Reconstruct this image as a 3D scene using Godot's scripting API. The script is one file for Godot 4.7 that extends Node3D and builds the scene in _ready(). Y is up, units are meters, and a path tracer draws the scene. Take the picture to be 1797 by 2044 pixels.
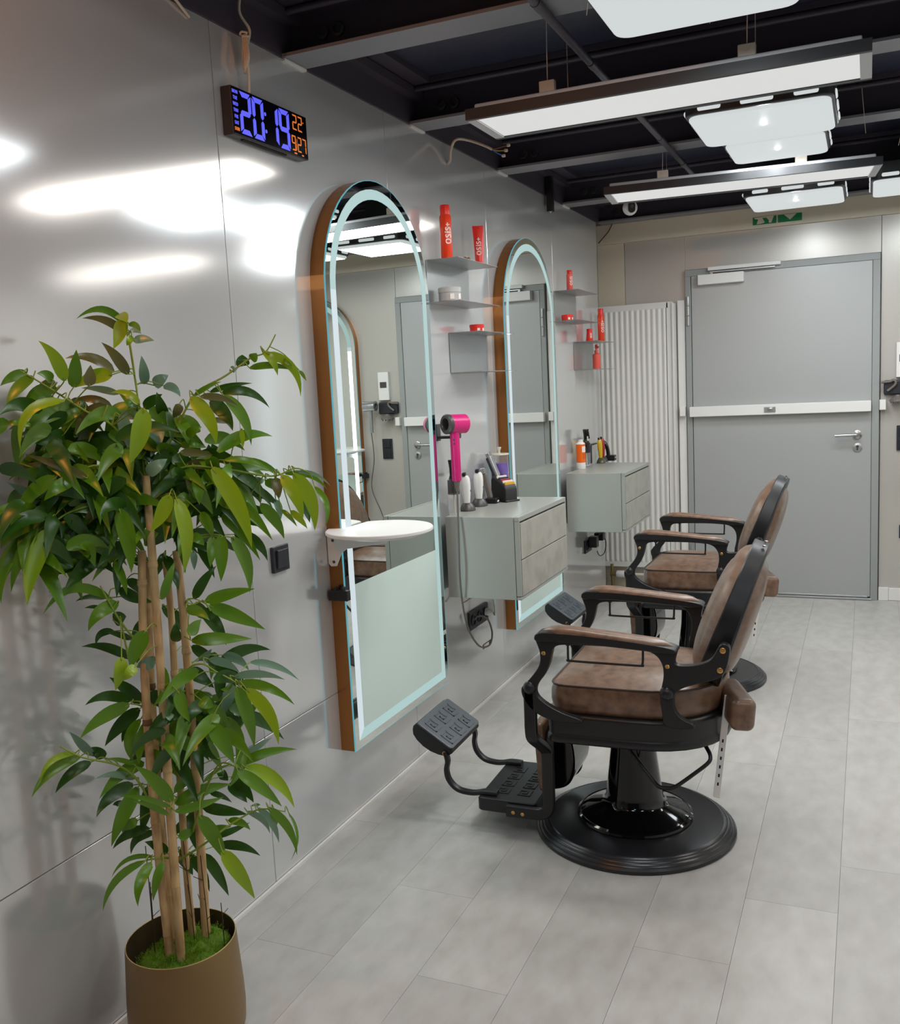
extends Node3D
# A barber shop: chairs before arched, lit mirrors on a glossy panelled wall.
# x runs away from the mirror wall (x = 0), z runs towards the viewer, y is up, metres.

const BACK := -6.45      # the wall with the door
const RIGHT := 3.7
const FRONT := 2.0
const TOP := 2.64
const BEAM := 2.49
var M := {}
var rng := RandomNumberGenerator.new()
var leaf_rows: Array = []


# ---------------------------------------------------------------- mesh builder
class Mb:
	var v := PackedVector3Array()
	var n := PackedVector3Array()
	var c := PackedColorArray()
	var tint := Color.WHITE

	func trin(a: Vector3, b: Vector3, d: Vector3, na: Vector3, nb: Vector3, nd: Vector3) -> void:
		v.append(a); v.append(d); v.append(b)
		n.append(na); n.append(nd); n.append(nb)

	func tri(a: Vector3, b: Vector3, d: Vector3) -> void:
		var m := (b - a).cross(d - a).normalized()
		trin(a, b, d, m, m, m)

	func quad(a: Vector3, b: Vector3, d: Vector3, e: Vector3) -> void:
		tri(a, b, d)
		tri(a, d, e)

	# rows of points; smooth; wrap_u joins the last column to the first
	func grid(rows: Array, wrap_u := false, flip := false) -> void:
		var h := rows.size()
		var w: int = rows[0].size()
		var nn := []
		for i in h:
			var line := PackedVector3Array()
			line.resize(w)
			nn.append(line)
		var wm := w if wrap_u else w - 1
		for i in h - 1:
			for j in wm:
				var k := (j + 1) % w
				var a: Vector3 = rows[i][j]
				var b: Vector3 = rows[i][k]
				var d: Vector3 = rows[i + 1][k]
				var e: Vector3 = rows[i + 1][j]
				var m := (d - a).cross(e - b)
				if flip:
					m = -m
				nn[i][j] += m
				nn[i][k] += m
				nn[i + 1][k] += m
				nn[i + 1][j] += m
		for i in h - 1:
			for j in wm:
				var k := (j + 1) % w
				var a: Vector3 = rows[i][j]
				var b: Vector3 = rows[i][k]
				var d: Vector3 = rows[i + 1][k]
				var e: Vector3 = rows[i + 1][j]
				var na: Vector3 = nn[i][j].normalized()
				var nb: Vector3 = nn[i][k].normalized()
				var nd: Vector3 = nn[i + 1][k].normalized()
				var ne: Vector3 = nn[i + 1][j].normalized()
				if flip:
					trin(a, d, b, na, nd, nb)
					trin(a, e, d, na, ne, nd)
				else:
					trin(a, b, d, na, nb, nd)
					trin(a, d, e, na, nd, ne)

	func fan(ring: PackedVector3Array, flip := false) -> void:
		var mid := Vector3.ZERO
		for p in ring:
			mid += p
		mid /= ring.size()
		for j in ring.size():
			var k := (j + 1) % ring.size()
			if flip:
				tri(mid, ring[k], ring[j])
			else:
				tri(mid, ring[j], ring[k])

	func box(at: Vector3, size: Vector3, turn := Basis.IDENTITY) -> void:
		var h := size / 2.0
		for ax in 3:
			for s: float in [-1.0, 1.0]:
				var m := Vector3.ZERO
				m[ax] = s
				var u := Vector3.ZERO
				u[(ax + 1) % 3] = 1.0
				var w := m.cross(u)
				var cc := m * h
				quad(at + turn * (cc - u * h - w * h), at + turn * (cc + u * h - w * h), at + turn * (cc + u * h + w * h), at + turn * (cc - u * h + w * h))

	# a box with rounded edges
	func rbox(at: Vector3, size: Vector3, r: float, turn := Basis.IDENTITY, seg := 2) -> void:
		var h := size / 2.0 - Vector3.ONE * r
		var rows := []
		var nrm := []
		for half in 2:
			for i in seg + 1:
				var lat := (PI / 2.0 - i * PI / 2.0 / seg) if half == 0 else (-i * PI / 2.0 / seg)
				var sy := 1.0 if half == 0 else -1.0
				var row := PackedVector3Array()
				var nr := PackedVector3Array()
				for q in 4:
					var sx: float = [1.0, -1.0, -1.0, 1.0][q]
					var sz: float = [1.0, 1.0, -1.0, -1.0][q]
					for j in seg + 1:
						var a := (q + float(j) / seg) * PI / 2.0
						var d := Vector3(cos(lat) * cos(a), sin(lat), cos(lat) * sin(a))
						row.append(at + turn * (Vector3(sx * h.x, sy * h.y, sz * h.z) + d * r))
						nr.append(turn * d)
				rows.append(row)
				nrm.append(nr)
		var w: int = rows[0].size()
		for i in rows.size() - 1:
			for j in w:
				var k := (j + 1) % w
				trin(rows[i][j], rows[i][k], rows[i + 1][k], nrm[i][j], nrm[i][k], nrm[i + 1][k])
				trin(rows[i][j], rows[i + 1][k], rows[i + 1][j], nrm[i][j], nrm[i + 1][k], nrm[i + 1][j])
		var t: PackedVector3Array = rows[0]
		var b: PackedVector3Array = rows[rows.size() - 1]
		var s := seg + 1
		quad(t[0], t[3 * s], t[2 * s], t[s])
		quad(b[0], b[s], b[2 * s], b[3 * s])

	# section points (a along the path normal, b along ref) swept along pts
	func sweep(pts: PackedVector3Array, sec: PackedVector2Array, ref := Vector3.ZERO, scales := [], caps := true) -> void:
		var rows := []
		var last := Vector3.ZERO
		for i in pts.size():
			var t := (pts[mini(i + 1, pts.size() - 1)] - pts[maxi(i - 1, 0)]).normalized()
			var bn := ref
			if ref == Vector3.ZERO:
				if last == Vector3.ZERO:
					last = Vector3.UP if absf(t.y) < 0.9 else Vector3.RIGHT
				bn = (last - t * last.dot(t)).normalized()
				last = bn
			else:
				bn = (ref - t * ref.dot(t)).normalized()
			var nn := bn.cross(t).normalized()
			var k: float = scales[i] if scales.size() else 1.0
			var row := PackedVector3Array()
			for p in sec:
				row.append(pts[i] + nn * p.x * k + bn * p.y * k)
			rows.append(row)
		grid(rows, true, false)
		if caps:
			fan(rows[0], true)
			fan(rows[rows.size() - 1], false)

	func tube(pts: PackedVector3Array, r: float, sides := 8, scales := []) -> void:
		var sec := PackedVector2Array()
		for j in sides:
			sec.append(Vector2(cos(TAU * j / sides), sin(TAU * j / sides)) * r)
		sweep(pts, sec, Vector3.ZERO, scales)

	# profile of (radius, height) turned about y; corners over 35 degrees stay sharp
	func lathe(prof: PackedVector2Array, at := Vector3.ZERO, turn := Basis.IDENTITY, segs := 40, sx := 1.0, sz := 1.0) -> void:
		var sn := PackedVector2Array()
		for i in prof.size() - 1:
			var d := prof[i + 1] - prof[i]
			sn.append(Vector2(d.y, -d.x).normalized())
		for i in prof.size() - 1:
			var n0 := sn[i]
			var n1 := sn[i]
			if i > 0 and sn[i - 1].dot(sn[i]) > 0.82:
				n0 = (sn[i - 1] + sn[i]).normalized()
			if i < sn.size() - 1 and sn[i + 1].dot(sn[i]) > 0.82:
				n1 = (sn[i + 1] + sn[i]).normalized()
			for j in segs:
				var a0 := TAU * j / segs
				var a1 := TAU * (j + 1) / segs
				var e0 := Vector3(cos(a0) * sx, 0, -sin(a0) * sz)
				var e1 := Vector3(cos(a1) * sx, 0, -sin(a1) * sz)
				var p00 := at + turn * (e0 * prof[i].x + Vector3.UP * prof[i].y)
				var p01 := at + turn * (e1 * prof[i].x + Vector3.UP * prof[i].y)
				var p10 := at + turn * (e0 * prof[i + 1].x + Vector3.UP * prof[i + 1].y)
				var p11 := at + turn * (e1 * prof[i + 1].x + Vector3.UP * prof[i + 1].y)
				var m00 := turn * (e0 * n0.x + Vector3.UP * n0.y)
				var m01 := turn * (e1 * n0.x + Vector3.UP * n0.y)
				var m10 := turn * (e0 * n1.x + Vector3.UP * n1.y)
				var m11 := turn * (e1 * n1.x + Vector3.UP * n1.y)
				if prof[i].x > 1e-6:
					trin(p00, p01, p11, m00, m01, m11)
				if prof[i + 1].x > 1e-6:
					trin(p00, p11, p10, m00, m11, m10)

	# a flat outline (x, y) given thickness along local z, with bevelled rims; xf places it
	func slab(poly_in: PackedVector2Array, depth: float, bevel: float, xf := Transform3D.IDENTITY, back := true) -> void:
		var poly := poly_in.duplicate()
		if Geometry2D.is_polygon_clockwise(poly):
			poly.reverse()
		var m := poly.size()
		var en := PackedVector2Array()
		for i in m:
			var d := poly[(i + 1) % m] - poly[i]
			en.append(Vector2(d.y, -d.x).normalized())
		var inner := PackedVector2Array()
		for attempt in 4:
			inner = PackedVector2Array()
			for i in m:
				var a := en[(i + m - 1) % m]
				var b := en[i]
				var s := a + b
				var l := maxf(s.length_squared() / 2.0, 0.35)
				inner.append(poly[i] - s / l * bevel)
			if bevel <= 0.0 or not Geometry2D.triangulate_polygon(inner).is_empty():
				break
			bevel = bevel * 0.5 if attempt < 2 else 0.0
		var z := depth / 2.0
		for i in m:
			var k := (i + 1) % m
			var na := en[i]
			var nb := en[i]
			var pa := en[(i + m - 1) % m]
			var pb := en[k]
			if pa.dot(en[i]) > 0.7:
				na = (pa + en[i]).normalized()
			if pb.dot(en[i]) > 0.7:
				nb = (pb + en[i]).normalized()
			var a3 := xf.basis * Vector3(na.x, na.y, 0)
			var b3 := xf.basis * Vector3(nb.x, nb.y, 0)
			var p := poly[i]
			var q := poly[k]
			var f := z - bevel
			var pf := xf * Vector3(p.x, p.y, f)
			var qf := xf * Vector3(q.x, q.y, f)
			var pbk := xf * Vector3(p.x, p.y, -f)
			var qbk := xf * Vector3(q.x, q.y, -f)
			trin(pbk, qbk, qf, a3, b3, b3)
			trin(pbk, qf, pf, a3, b3, a3)
			if bevel > 0.0:
				var fz := xf.basis * Vector3(0, 0, 1)
				var pi := xf * Vector3(inner[i].x, inner[i].y, z)
				var qi := xf * Vector3(inner[k].x, inner[k].y, z)
				trin(pf, qf, qi, a3, b3, fz)
				trin(pf, qi, pi, a3, fz, fz)
				pi = xf * Vector3(inner[i].x, inner[i].y, -z)
				qi = xf * Vector3(inner[k].x, inner[k].y, -z)
				trin(qbk, pbk, pi, b3, a3, -fz)
				trin(qbk, pi, qi, b3, -fz, -fz)
		var cap := inner if bevel > 0.0 else poly
		var idx := Geometry2D.triangulate_polygon(cap)
		for i in range(0, idx.size(), 3):
			var a := cap[idx[i]]
			var b := cap[idx[i + 1]]
			var d := cap[idx[i + 2]]
			if (b - a).cross(d - a) < 0.0:
				var t := b
				b = d
				d = t
			tri(xf * Vector3(a.x, a.y, z), xf * Vector3(b.x, b.y, z), xf * Vector3(d.x, d.y, z))
			if back:
				tri(xf * Vector3(a.x, a.y, -z), xf * Vector3(d.x, d.y, -z), xf * Vector3(b.x, b.y, -z))

	func ball(at: Vector3, r: Vector3, segs := 14) -> void:
		var rows := []
		for i in segs / 2 + 1:
			var lat := PI / 2.0 - PI * i / (segs / 2)
			var row := PackedVector3Array()
			for j in segs:
				var a := TAU * j / segs
				row.append(at + r * Vector3(cos(lat) * cos(a), sin(lat), cos(lat) * sin(a)))
			rows.append(row)
		grid(rows, true)

	func mesh() -> ArrayMesh:
		var arr := []
		arr.resize(Mesh.ARRAY_MAX)
		arr[Mesh.ARRAY_VERTEX] = v
		arr[Mesh.ARRAY_NORMAL] = n
		var m := ArrayMesh.new()
		m.add_surface_from_arrays(Mesh.PRIMITIVE_TRIANGLES, arr)
		return m


# ---------------------------------------------------------------- nodes
func put(called: String, shape, mat: Material, parent: Node = self) -> MeshInstance3D:
	var o := MeshInstance3D.new()
	o.name = called
	o.mesh = shape.mesh() if shape is Mb else shape
	o.material_override = mat
	parent.add_child(o, true)
	return o

func thing(called: String, label: String, category: String, at := Vector3.ZERO, turn := 0.0, group := "") -> Node3D:
	var o := Node3D.new()
	o.name = called
	add_child(o, true)
	o.position = at
	o.rotation.y = turn
	return tag(o, label, category, group)

func tag(o: Node3D, label: String, category: String, group := "") -> Node3D:
	o.set_meta("label", label)
	o.set_meta("category", category)
	if group:
		o.set_meta("group", group)
	return o

func setting(o: Node3D, label: String, category: String) -> Node3D:
	tag(o, label, category)
	o.set_meta("kind", "structure")
	return o

func room(called: String, label: String, category: String) -> Node3D:
	var o := Node3D.new()
	o.name = called
	add_child(o, true)
	return setting(o, label, category)

func curve(pts: Array, steps := 6, closed := false) -> PackedVector3Array:
	# Catmull-Rom through the points
	var out := PackedVector3Array()
	var m := pts.size()
	var last := m if closed else m - 1
	for i in last:
		var p0: Vector3 = pts[(i - 1 + m) % m] if closed else pts[maxi(i - 1, 0)]
		var p1: Vector3 = pts[i]
		var p2: Vector3 = pts[(i + 1) % m]
		var p3: Vector3 = pts[(i + 2) % m] if closed else pts[mini(i + 2, m - 1)]
		for s in steps:
			out.append(p1.cubic_interpolate(p2, p0, p3, float(s) / steps))
	if not closed:
		out.append(pts[m - 1])
	return out

func soft(poly: PackedVector2Array, times := 2) -> PackedVector2Array:
	var p := poly
	for t in times:
		var q := PackedVector2Array()
		for i in p.size():
			var a := p[i]
			var b := p[(i + 1) % p.size()]
			q.append(a.lerp(b, 0.25))
			q.append(a.lerp(b, 0.75))
		p = q
	return p

func round_rect(w: float, h: float, r: float, seg := 4) -> PackedVector2Array:
	var p := PackedVector2Array()
	for q in 4:
		var sx: float = [1.0, -1.0, -1.0, 1.0][q]
		var sy: float = [1.0, 1.0, -1.0, -1.0][q]
		for j in seg + 1:
			var a := (q + float(j) / seg) * PI / 2.0
			p.append(Vector2(sx * (w / 2 - r) + r * cos(a), sy * (h / 2 - r) + r * sin(a)))
	return p

func words(called: String, text: String, height: float, depth: float, mat: Material, parent: Node, xf: Transform3D, bold := true) -> MeshInstance3D:
	var t := TextMesh.new()
	var f := SystemFont.new()
	f.font_names = PackedStringArray(["Droid Sans"])
	f.font_weight = 700 if bold else 400
	t.font = f
	t.text = text
	t.font_size = 32
	t.pixel_size = height / 24.0
	t.depth = depth
	t.curve_step = 2.0
	var o := MeshInstance3D.new()
	o.name = called
	o.mesh = t
	o.material_override = mat
	parent.add_child(o, true)
	o.transform = xf
	return o

func mat(color: Color, rough := 0.5, metal := 0.0) -> StandardMaterial3D:
	var m := StandardMaterial3D.new()
	m.albedo_color = color
	m.roughness = rough
	m.metallic = metal
	return m

func glow(color: Color, energy: float) -> StandardMaterial3D:
	var m := mat(Color(0.02, 0.02, 0.02), 0.6)
	m.emission_enabled = true
	m.emission = color
	m.emission_energy_multiplier = energy
	return m

func noise_tex(freq: float, octaves: int, ramp: Array, size := 512, seed_ := 1, kind := FastNoiseLite.TYPE_SIMPLEX_SMOOTH) -> NoiseTexture2D:
	var t := NoiseTexture2D.new()
	var f := FastNoiseLite.new()
	f.seed = seed_
	f.noise_type = kind
	f.frequency = freq
	f.fractal_octaves = octaves
	t.width = size
	t.height = size
	t.seamless = true
	t.noise = f
	if ramp.size():
		var g := Gradient.new()
		g.offsets = PackedFloat32Array(ramp.map(func(r): return r[0]))
		g.colors = PackedColorArray(ramp.map(func(r): return r[1]))
		t.color_ramp = g
	return t

func tri_map(m: StandardMaterial3D, scale: float, world := true) -> StandardMaterial3D:
	m.uv1_triplanar = true
	m.uv1_world_triplanar = world
	m.uv1_scale = Vector3.ONE * scale
	return m

func bump(m: StandardMaterial3D, freq: float, octaves: int, strength: float, scale: float, world := true, seed_ := 3) -> StandardMaterial3D:
	var t := noise_tex(freq, octaves, [], 512, seed_)
	t.as_normal_map = true
	t.bump_strength = 4.0
	m.normal_enabled = true
	m.normal_texture = t
	m.normal_scale = strength
	return tri_map(m, scale, world)


func materials() -> void:
	var wall := mat(Color(0.84, 0.84, 0.84), 0.125, 0.48)
	M.wall = bump(wall, 0.004, 2, 0.05, 0.55)
	M.wall_back = bump(mat(Color(0.745, 0.73, 0.705), 0.30, 0.22), 0.004, 2, 0.05, 0.55)
	M.core = mat(Color(0.62, 0.61, 0.59), 0.6)
	M.cream = mat(Color(0.83, 0.79, 0.71), 0.6)
	var vinyl := []
	for i in 3:
		var k: float = [0.0, 0.014, -0.016][i]
		var m := mat(Color(1, 1, 1), 0.42)
		m.albedo_texture = noise_tex(0.012, 5, [[0.0, Color(0.665 + k, 0.655 + k, 0.635 + k)], [0.45, Color(0.70 + k, 0.69 + k, 0.675 + k)], [1.0, Color(0.735 + k, 0.728 + k, 0.715 + k)]], 512, 11 + i)
		tri_map(m, 1.4)
		m.uv1_scale = Vector3(1.9, 1.0, 1.0)
		vinyl.append(m)
	M.vinyl = vinyl
	M.joint = mat(Color(0.56, 0.55, 0.53), 0.7)
	M.white = mat(Color(0.90, 0.895, 0.885), 0.4)
	M.seal = mat(Color(0.88, 0.87, 0.85), 0.5)
	M.navy = bump(mat(Color(0.20, 0.205, 0.28), 0.40), 0.03, 3, 0.12, 1.0)
	M.beam = mat(Color(0.27, 0.245, 0.285), 0.45)
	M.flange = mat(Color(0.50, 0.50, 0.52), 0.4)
	M.black = mat(Color(0.105, 0.105, 0.115), 0.36)
	M.black_soft = mat(Color(0.12, 0.12, 0.125), 0.55)
	M.black_gloss = mat(Color(0.05, 0.05, 0.055), 0.07)
	M.base_black = mat(Color(0.135, 0.135, 0.15), 0.28)
	M.tread_sheen = mat(Color(0.30, 0.325, 0.35), 0.28)  # upper foot plate: light reflected off its gloss put into a paler blue-grey
	M.steel = mat(Color(0.72, 0.72, 0.72), 0.25, 1.0)
	M.steel_soft = mat(Color(0.70, 0.71, 0.71), 0.32, 0.75)
	M.brass = mat(Color(0.86, 0.68, 0.42), 0.28, 1.0)
	M.bronze = bump(mat(Color(0.66, 0.44, 0.25), 0.27, 0.92), 0.01, 2, 0.03, 1.0)
	M.mirror = mat(Color(0.90, 0.92, 0.905), 0.0, 1.0)
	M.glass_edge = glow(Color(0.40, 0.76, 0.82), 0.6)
	M.led = glow(Color(0.80, 0.85, 0.87), 0.9)
	M.led_soft = glow(Color(0.67, 0.79, 0.785), 0.86)
	var fr := mat(Color(0.74, 0.79, 0.765), 0.45)
	fr.emission_enabled = true
	fr.emission = Color(0.45, 0.52, 0.50)
	fr.emission_energy_multiplier = 0.45
	M.frosted = fr
	M.leather = leather(0.0)
	M.leather_rear = leather(0.03)
	M.piping = mat(Color(0.22, 0.15, 0.11), 0.5)
	M.cab = mat(Color(0.615, 0.625, 0.60), 0.3)
	var front := mat(Color(1, 1, 1), 0.38)
	front.albedo_texture = noise_tex(0.01, 5, [[0.0, Color(0.585, 0.575, 0.54)], [0.5, Color(0.645, 0.635, 0.60)], [1.0, Color(0.68, 0.67, 0.635)]], 512, 31)
	M.cab_front = tri_map(front, 1.6)
	M.gap = mat(Color(0.07, 0.07, 0.07), 0.8)
	M.door = mat(Color(0.665, 0.672, 0.672), 0.36, 0.12)
	M.door_frame = mat(Color(0.59, 0.605, 0.60), 0.45)
	M.radiator = mat(Color(0.86, 0.855, 0.835), 0.35)
	M.lamp_frame = mat(Color(0.16, 0.16, 0.17), 0.4)
	M.lamp_trim = mat(Color(0.75, 0.75, 0.76), 0.4)
	M.lamp = glow(Color(0.80, 0.80, 0.795), 0.98)
	M.lamp_cool = glow(Color(0.78, 0.80, 0.80), 0.95)
	M.cord = mat(Color(0.80, 0.76, 0.70), 0.55)
	M.cord_grey = mat(Color(0.38, 0.36, 0.34), 0.5)
	M.anthracite = mat(Color(0.15, 0.16, 0.185), 0.4)
	M.red = mat(Color(0.90, 0.145, 0.09), 0.34)
	M.orange = mat(Color(0.92, 0.24, 0.07), 0.3)
	M.salmon = mat(Color(0.90, 0.36, 0.31), 0.35)
	M.print = mat(Color(0.92, 0.88, 0.86), 0.5)
	M.print_dark = mat(Color(0.16, 0.17, 0.25), 0.5)
	M.pink = mat(Color(0.83, 0.13, 0.47), 0.3)
	M.grey_dark = mat(Color(0.30, 0.29, 0.29), 0.35, 0.3)
	M.taupe = mat(Color(0.42, 0.39, 0.37), 0.4)
	M.pot = mat(Color(0.52, 0.42, 0.27), 0.42, 0.45)
	M.pot_rim = mat(Color(0.78, 0.68, 0.46), 0.35, 0.5)
	var cane := mat(Color(1, 1, 1), 0.5)
	cane.albedo_texture = noise_tex(0.02, 3, [[0.0, Color(0.60, 0.46, 0.30)], [0.5, Color(0.76, 0.62, 0.43)], [1.0, Color(0.84, 0.71, 0.51)]], 256, 5)
	tri_map(cane, 6.0)
	cane.uv1_scale = Vector3(9, 2, 9)
	M.cane = cane
	M.cane_node = mat(Color(0.45, 0.31, 0.19), 0.6)
	M.moss = mat(Color(0.44, 0.60, 0.05), 0.8)
	M.moss_dark = mat(Color(0.32, 0.45, 0.05), 0.85)
	M.stalk = mat(Color(0.50, 0.58, 0.17), 0.5)
	M.root = mat(Color(0.25, 0.17, 0.11), 0.7)
	var greens := [Color(0.165, 0.315, 0.045), Color(0.34, 0.50, 0.05), Color(0.53, 0.64, 0.07), Color(0.45, 0.57, 0.47), Color(0.37, 0.36, 0.17)]
	var leaf := []
	for g in greens:
		var m := mat(g, 0.33)
		m.backlight_enabled = true
		m.backlight = g * 0.6
		leaf.append(m)
	M.leaf = leaf
	var clear := mat(Color(0.95, 0.97, 0.98, 0.12), 0.03)
	clear.transparency = BaseMaterial3D.TRANSPARENCY_ALPHA
	M.clear = clear
	var smoke := mat(Color(0.06, 0.07, 0.10, 0.72), 0.05)
	smoke.transparency = BaseMaterial3D.TRANSPARENCY_ALPHA
	M.smoke = smoke
	M.violet = mat(Color(0.36, 0.10, 0.66), 0.12)
	M.shutter = mat(Color(0.17, 0.17, 0.18), 0.5)
	M.screen = mat(Color(0.03, 0.03, 0.055), 0.12)


func leather(k: float) -> StandardMaterial3D:
	var m := mat(Color(1, 1, 1), 0.36)
	m.clearcoat_enabled = true
	m.clearcoat = 0.35
	m.clearcoat_roughness = 0.32
	m.albedo_texture = noise_tex(0.02, 5, [[0.0, Color(0.30 + k, 0.215 + k, 0.165 + k)], [0.36, Color(0.42 + k, 0.315 + k, 0.245 + k)], [0.6, Color(0.465 + k, 0.355 + k, 0.28 + k)], [1.0, Color(0.52 + k, 0.41 + k, 0.33 + k)]], 512, 21)
	tri_map(m, 2.2, false)
	return m


func lamps_and_camera() -> void:
	var cam := Camera3D.new()
	cam.name = "camera"
	cam.fov = 56.8307
	cam.near = 0.05
	cam.position = Vector3(1.6358, 1.48, 0.0)
	cam.rotation_degrees = Vector3(-7.5954, 23.9997, -2.8877)
	add_child(cam)
	cam.current = true
	var e := Environment.new()
	e.background_mode = Environment.BG_COLOR
	e.background_color = Color(0.02, 0.02, 0.025)
	e.tonemap_mode = Environment.TONE_MAPPER_LINEAR
	e.tonemap_exposure = 1.14
	e.sdfgi_enabled = true
	e.ssao_enabled = true
	e.ssil_enabled = true
	var w := WorldEnvironment.new()
	w.name = "world"
	w.environment = e
	add_child(w)


func area(parent: Node3D, at: Vector3, size: Vector2, energy: float, color: Color, turn := Vector3(-90, 0, 0)) -> void:
	var l := AreaLight3D.new()
	l.name = "panel_light"
	l.area_size = size
	l.light_energy = energy
	l.light_color = color
	l.shadow_enabled = true
	l.set("area_range", 14.0)
	l.set("area_attenuation", 2.0)
	l.position = at
	l.rotation_degrees = turn
	parent.add_child(l, true)


const LONG_POWER := 1.0
const SQUARE_POWER := 0.58

func long_panel(at: Vector3, turn: float, label: String) -> void:
	var t := thing("ceiling_light", label, "ceiling light", at, deg_to_rad(turn), "long panel lights")
	var f := Mb.new()
	var w := 1.2
	var d := 0.29
	for s: float in [-1.0, 1.0]:
		f.box(Vector3(0, 0.012, s * (d / 2 - 0.008)), Vector3(w, 0.034, 0.016))
		var g := Mb.new()
		g.box(Vector3(s * (w / 2 - 0.016), 0.012, 0), Vector3(0.032, 0.034, d - 0.032))
		put("end_piece", g, M.lamp_trim, t)
	put("frame", f, M.lamp_frame, t)
	var b := Mb.new()
	b.rbox(Vector3(0, 0.037, 0), Vector3(w - 0.05, 0.018, d - 0.03), 0.006)
	put("housing", b, M.lamp_trim, t)
	var e := Mb.new()
	e.box(Vector3(0, 0.003, 0), Vector3(w - 0.064, 0.006, d - 0.032))
	put("diffuser", e, M.lamp, t)
	for x: float in [-0.33, 0.27]:
		var br := Mb.new()
		br.rbox(Vector3(x, 0.062, d / 2 - 0.03), Vector3(0.05, 0.034, 0.024), 0.003)
		br.lathe(PackedVector2Array([Vector2(0.006, 0), Vector2(0.006, 0.002), Vector2(0, 0.002)]), Vector3(x, 0.064, d / 2 - 0.018), Basis(Vector3.RIGHT, PI / 2), 10)
		put("bracket", br, M.cord, t)
		var wi := Mb.new()
		wi.tube(PackedVector3Array([Vector3(x, 0.078, d / 2 - 0.03), Vector3(x + 0.004, TOP - at.y - 0.02, d / 2 - 0.03)]), 0.0016, 5)
		put("wire", wi, M.cord, t)
		var w2 := Mb.new()
		w2.tube(PackedVector3Array([Vector3(x, 0.045, -d / 2 + 0.03), Vector3(x, TOP - at.y - 0.02, -d / 2 + 0.03)]), 0.0016, 5)
		put("wire", w2, M.cord, t)
	area(t, Vector3(0, -0.004, 0), Vector2(w - 0.07, d - 0.04), LONG_POWER, Color(1.0, 0.975, 0.94))


func square_lamp(at: Vector3, size: float, label: String, power := SQUARE_POWER) -> void:
	var t := thing("ceiling_light", label, "ceiling light", at, 0.0, "square ceiling lights")
	var up := Transform3D(Basis(Vector3.RIGHT, PI / 2), Vector3.ZERO)
	var h := 0.085
	var body := Mb.new()
	var xf := up
	xf.origin = Vector3(0, 0.010 + h / 2, 0)
	body.slab(round_rect(size, size, 0.05, 5), h, 0.006, xf)
	put("housing", body, M.lamp_frame, t)
	var mount := Mb.new()
	mount.box(Vector3(0, (TOP - at.y + h) / 2.0, 0), Vector3(0.16, TOP - at.y - h, 0.16))
	put("mount", mount, M.lamp_frame, t)
	var f := Mb.new()
	xf.origin = Vector3(0, 0.004, 0)
	f.slab(round_rect(size - 0.024, size - 0.024, 0.042, 5), 0.012, 0.003, xf)
	put("diffuser", f, M.lamp_cool, t)
	# short glowing slots round the side of the housing
	for k in 4:
		var turn := Basis(Vector3.UP, k * PI / 2)
		for seg in [[-0.40, -0.24], [-0.11, 0.11], [0.24, 0.40]]:
			var s := Mb.new()
			var mid: float = (seg[0] + seg[1]) / 2.0 * size
			var wide: float = (seg[1] - seg[0]) * size
			s.rbox(turn * Vector3(mid, 0.029, size / 2 - 0.001), Vector3(wide, 0.018, 0.014), 0.0065, turn)
			put("side_slot", s, M.lamp_cool, t)
	area(t, Vector3(0, -0.006, 0), Vector2(size - 0.06, size - 0.06), power, Color(0.95, 0.985, 1.0))
	# what the slots and the domed diffuser send out sideways
	var l := OmniLight3D.new()
	l.name = "side_light"
	l.light_color = Color(0.96, 0.985, 1.0)
	l.light_energy = power * 0.17
	l.light_size = 0.01
	l.omni_range = 14.0
	l.omni_attenuation = 2.0
	l.shadow_enabled = true
	l.position = Vector3(0, 0.0035, 0)
	t.add_child(l)


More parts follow.
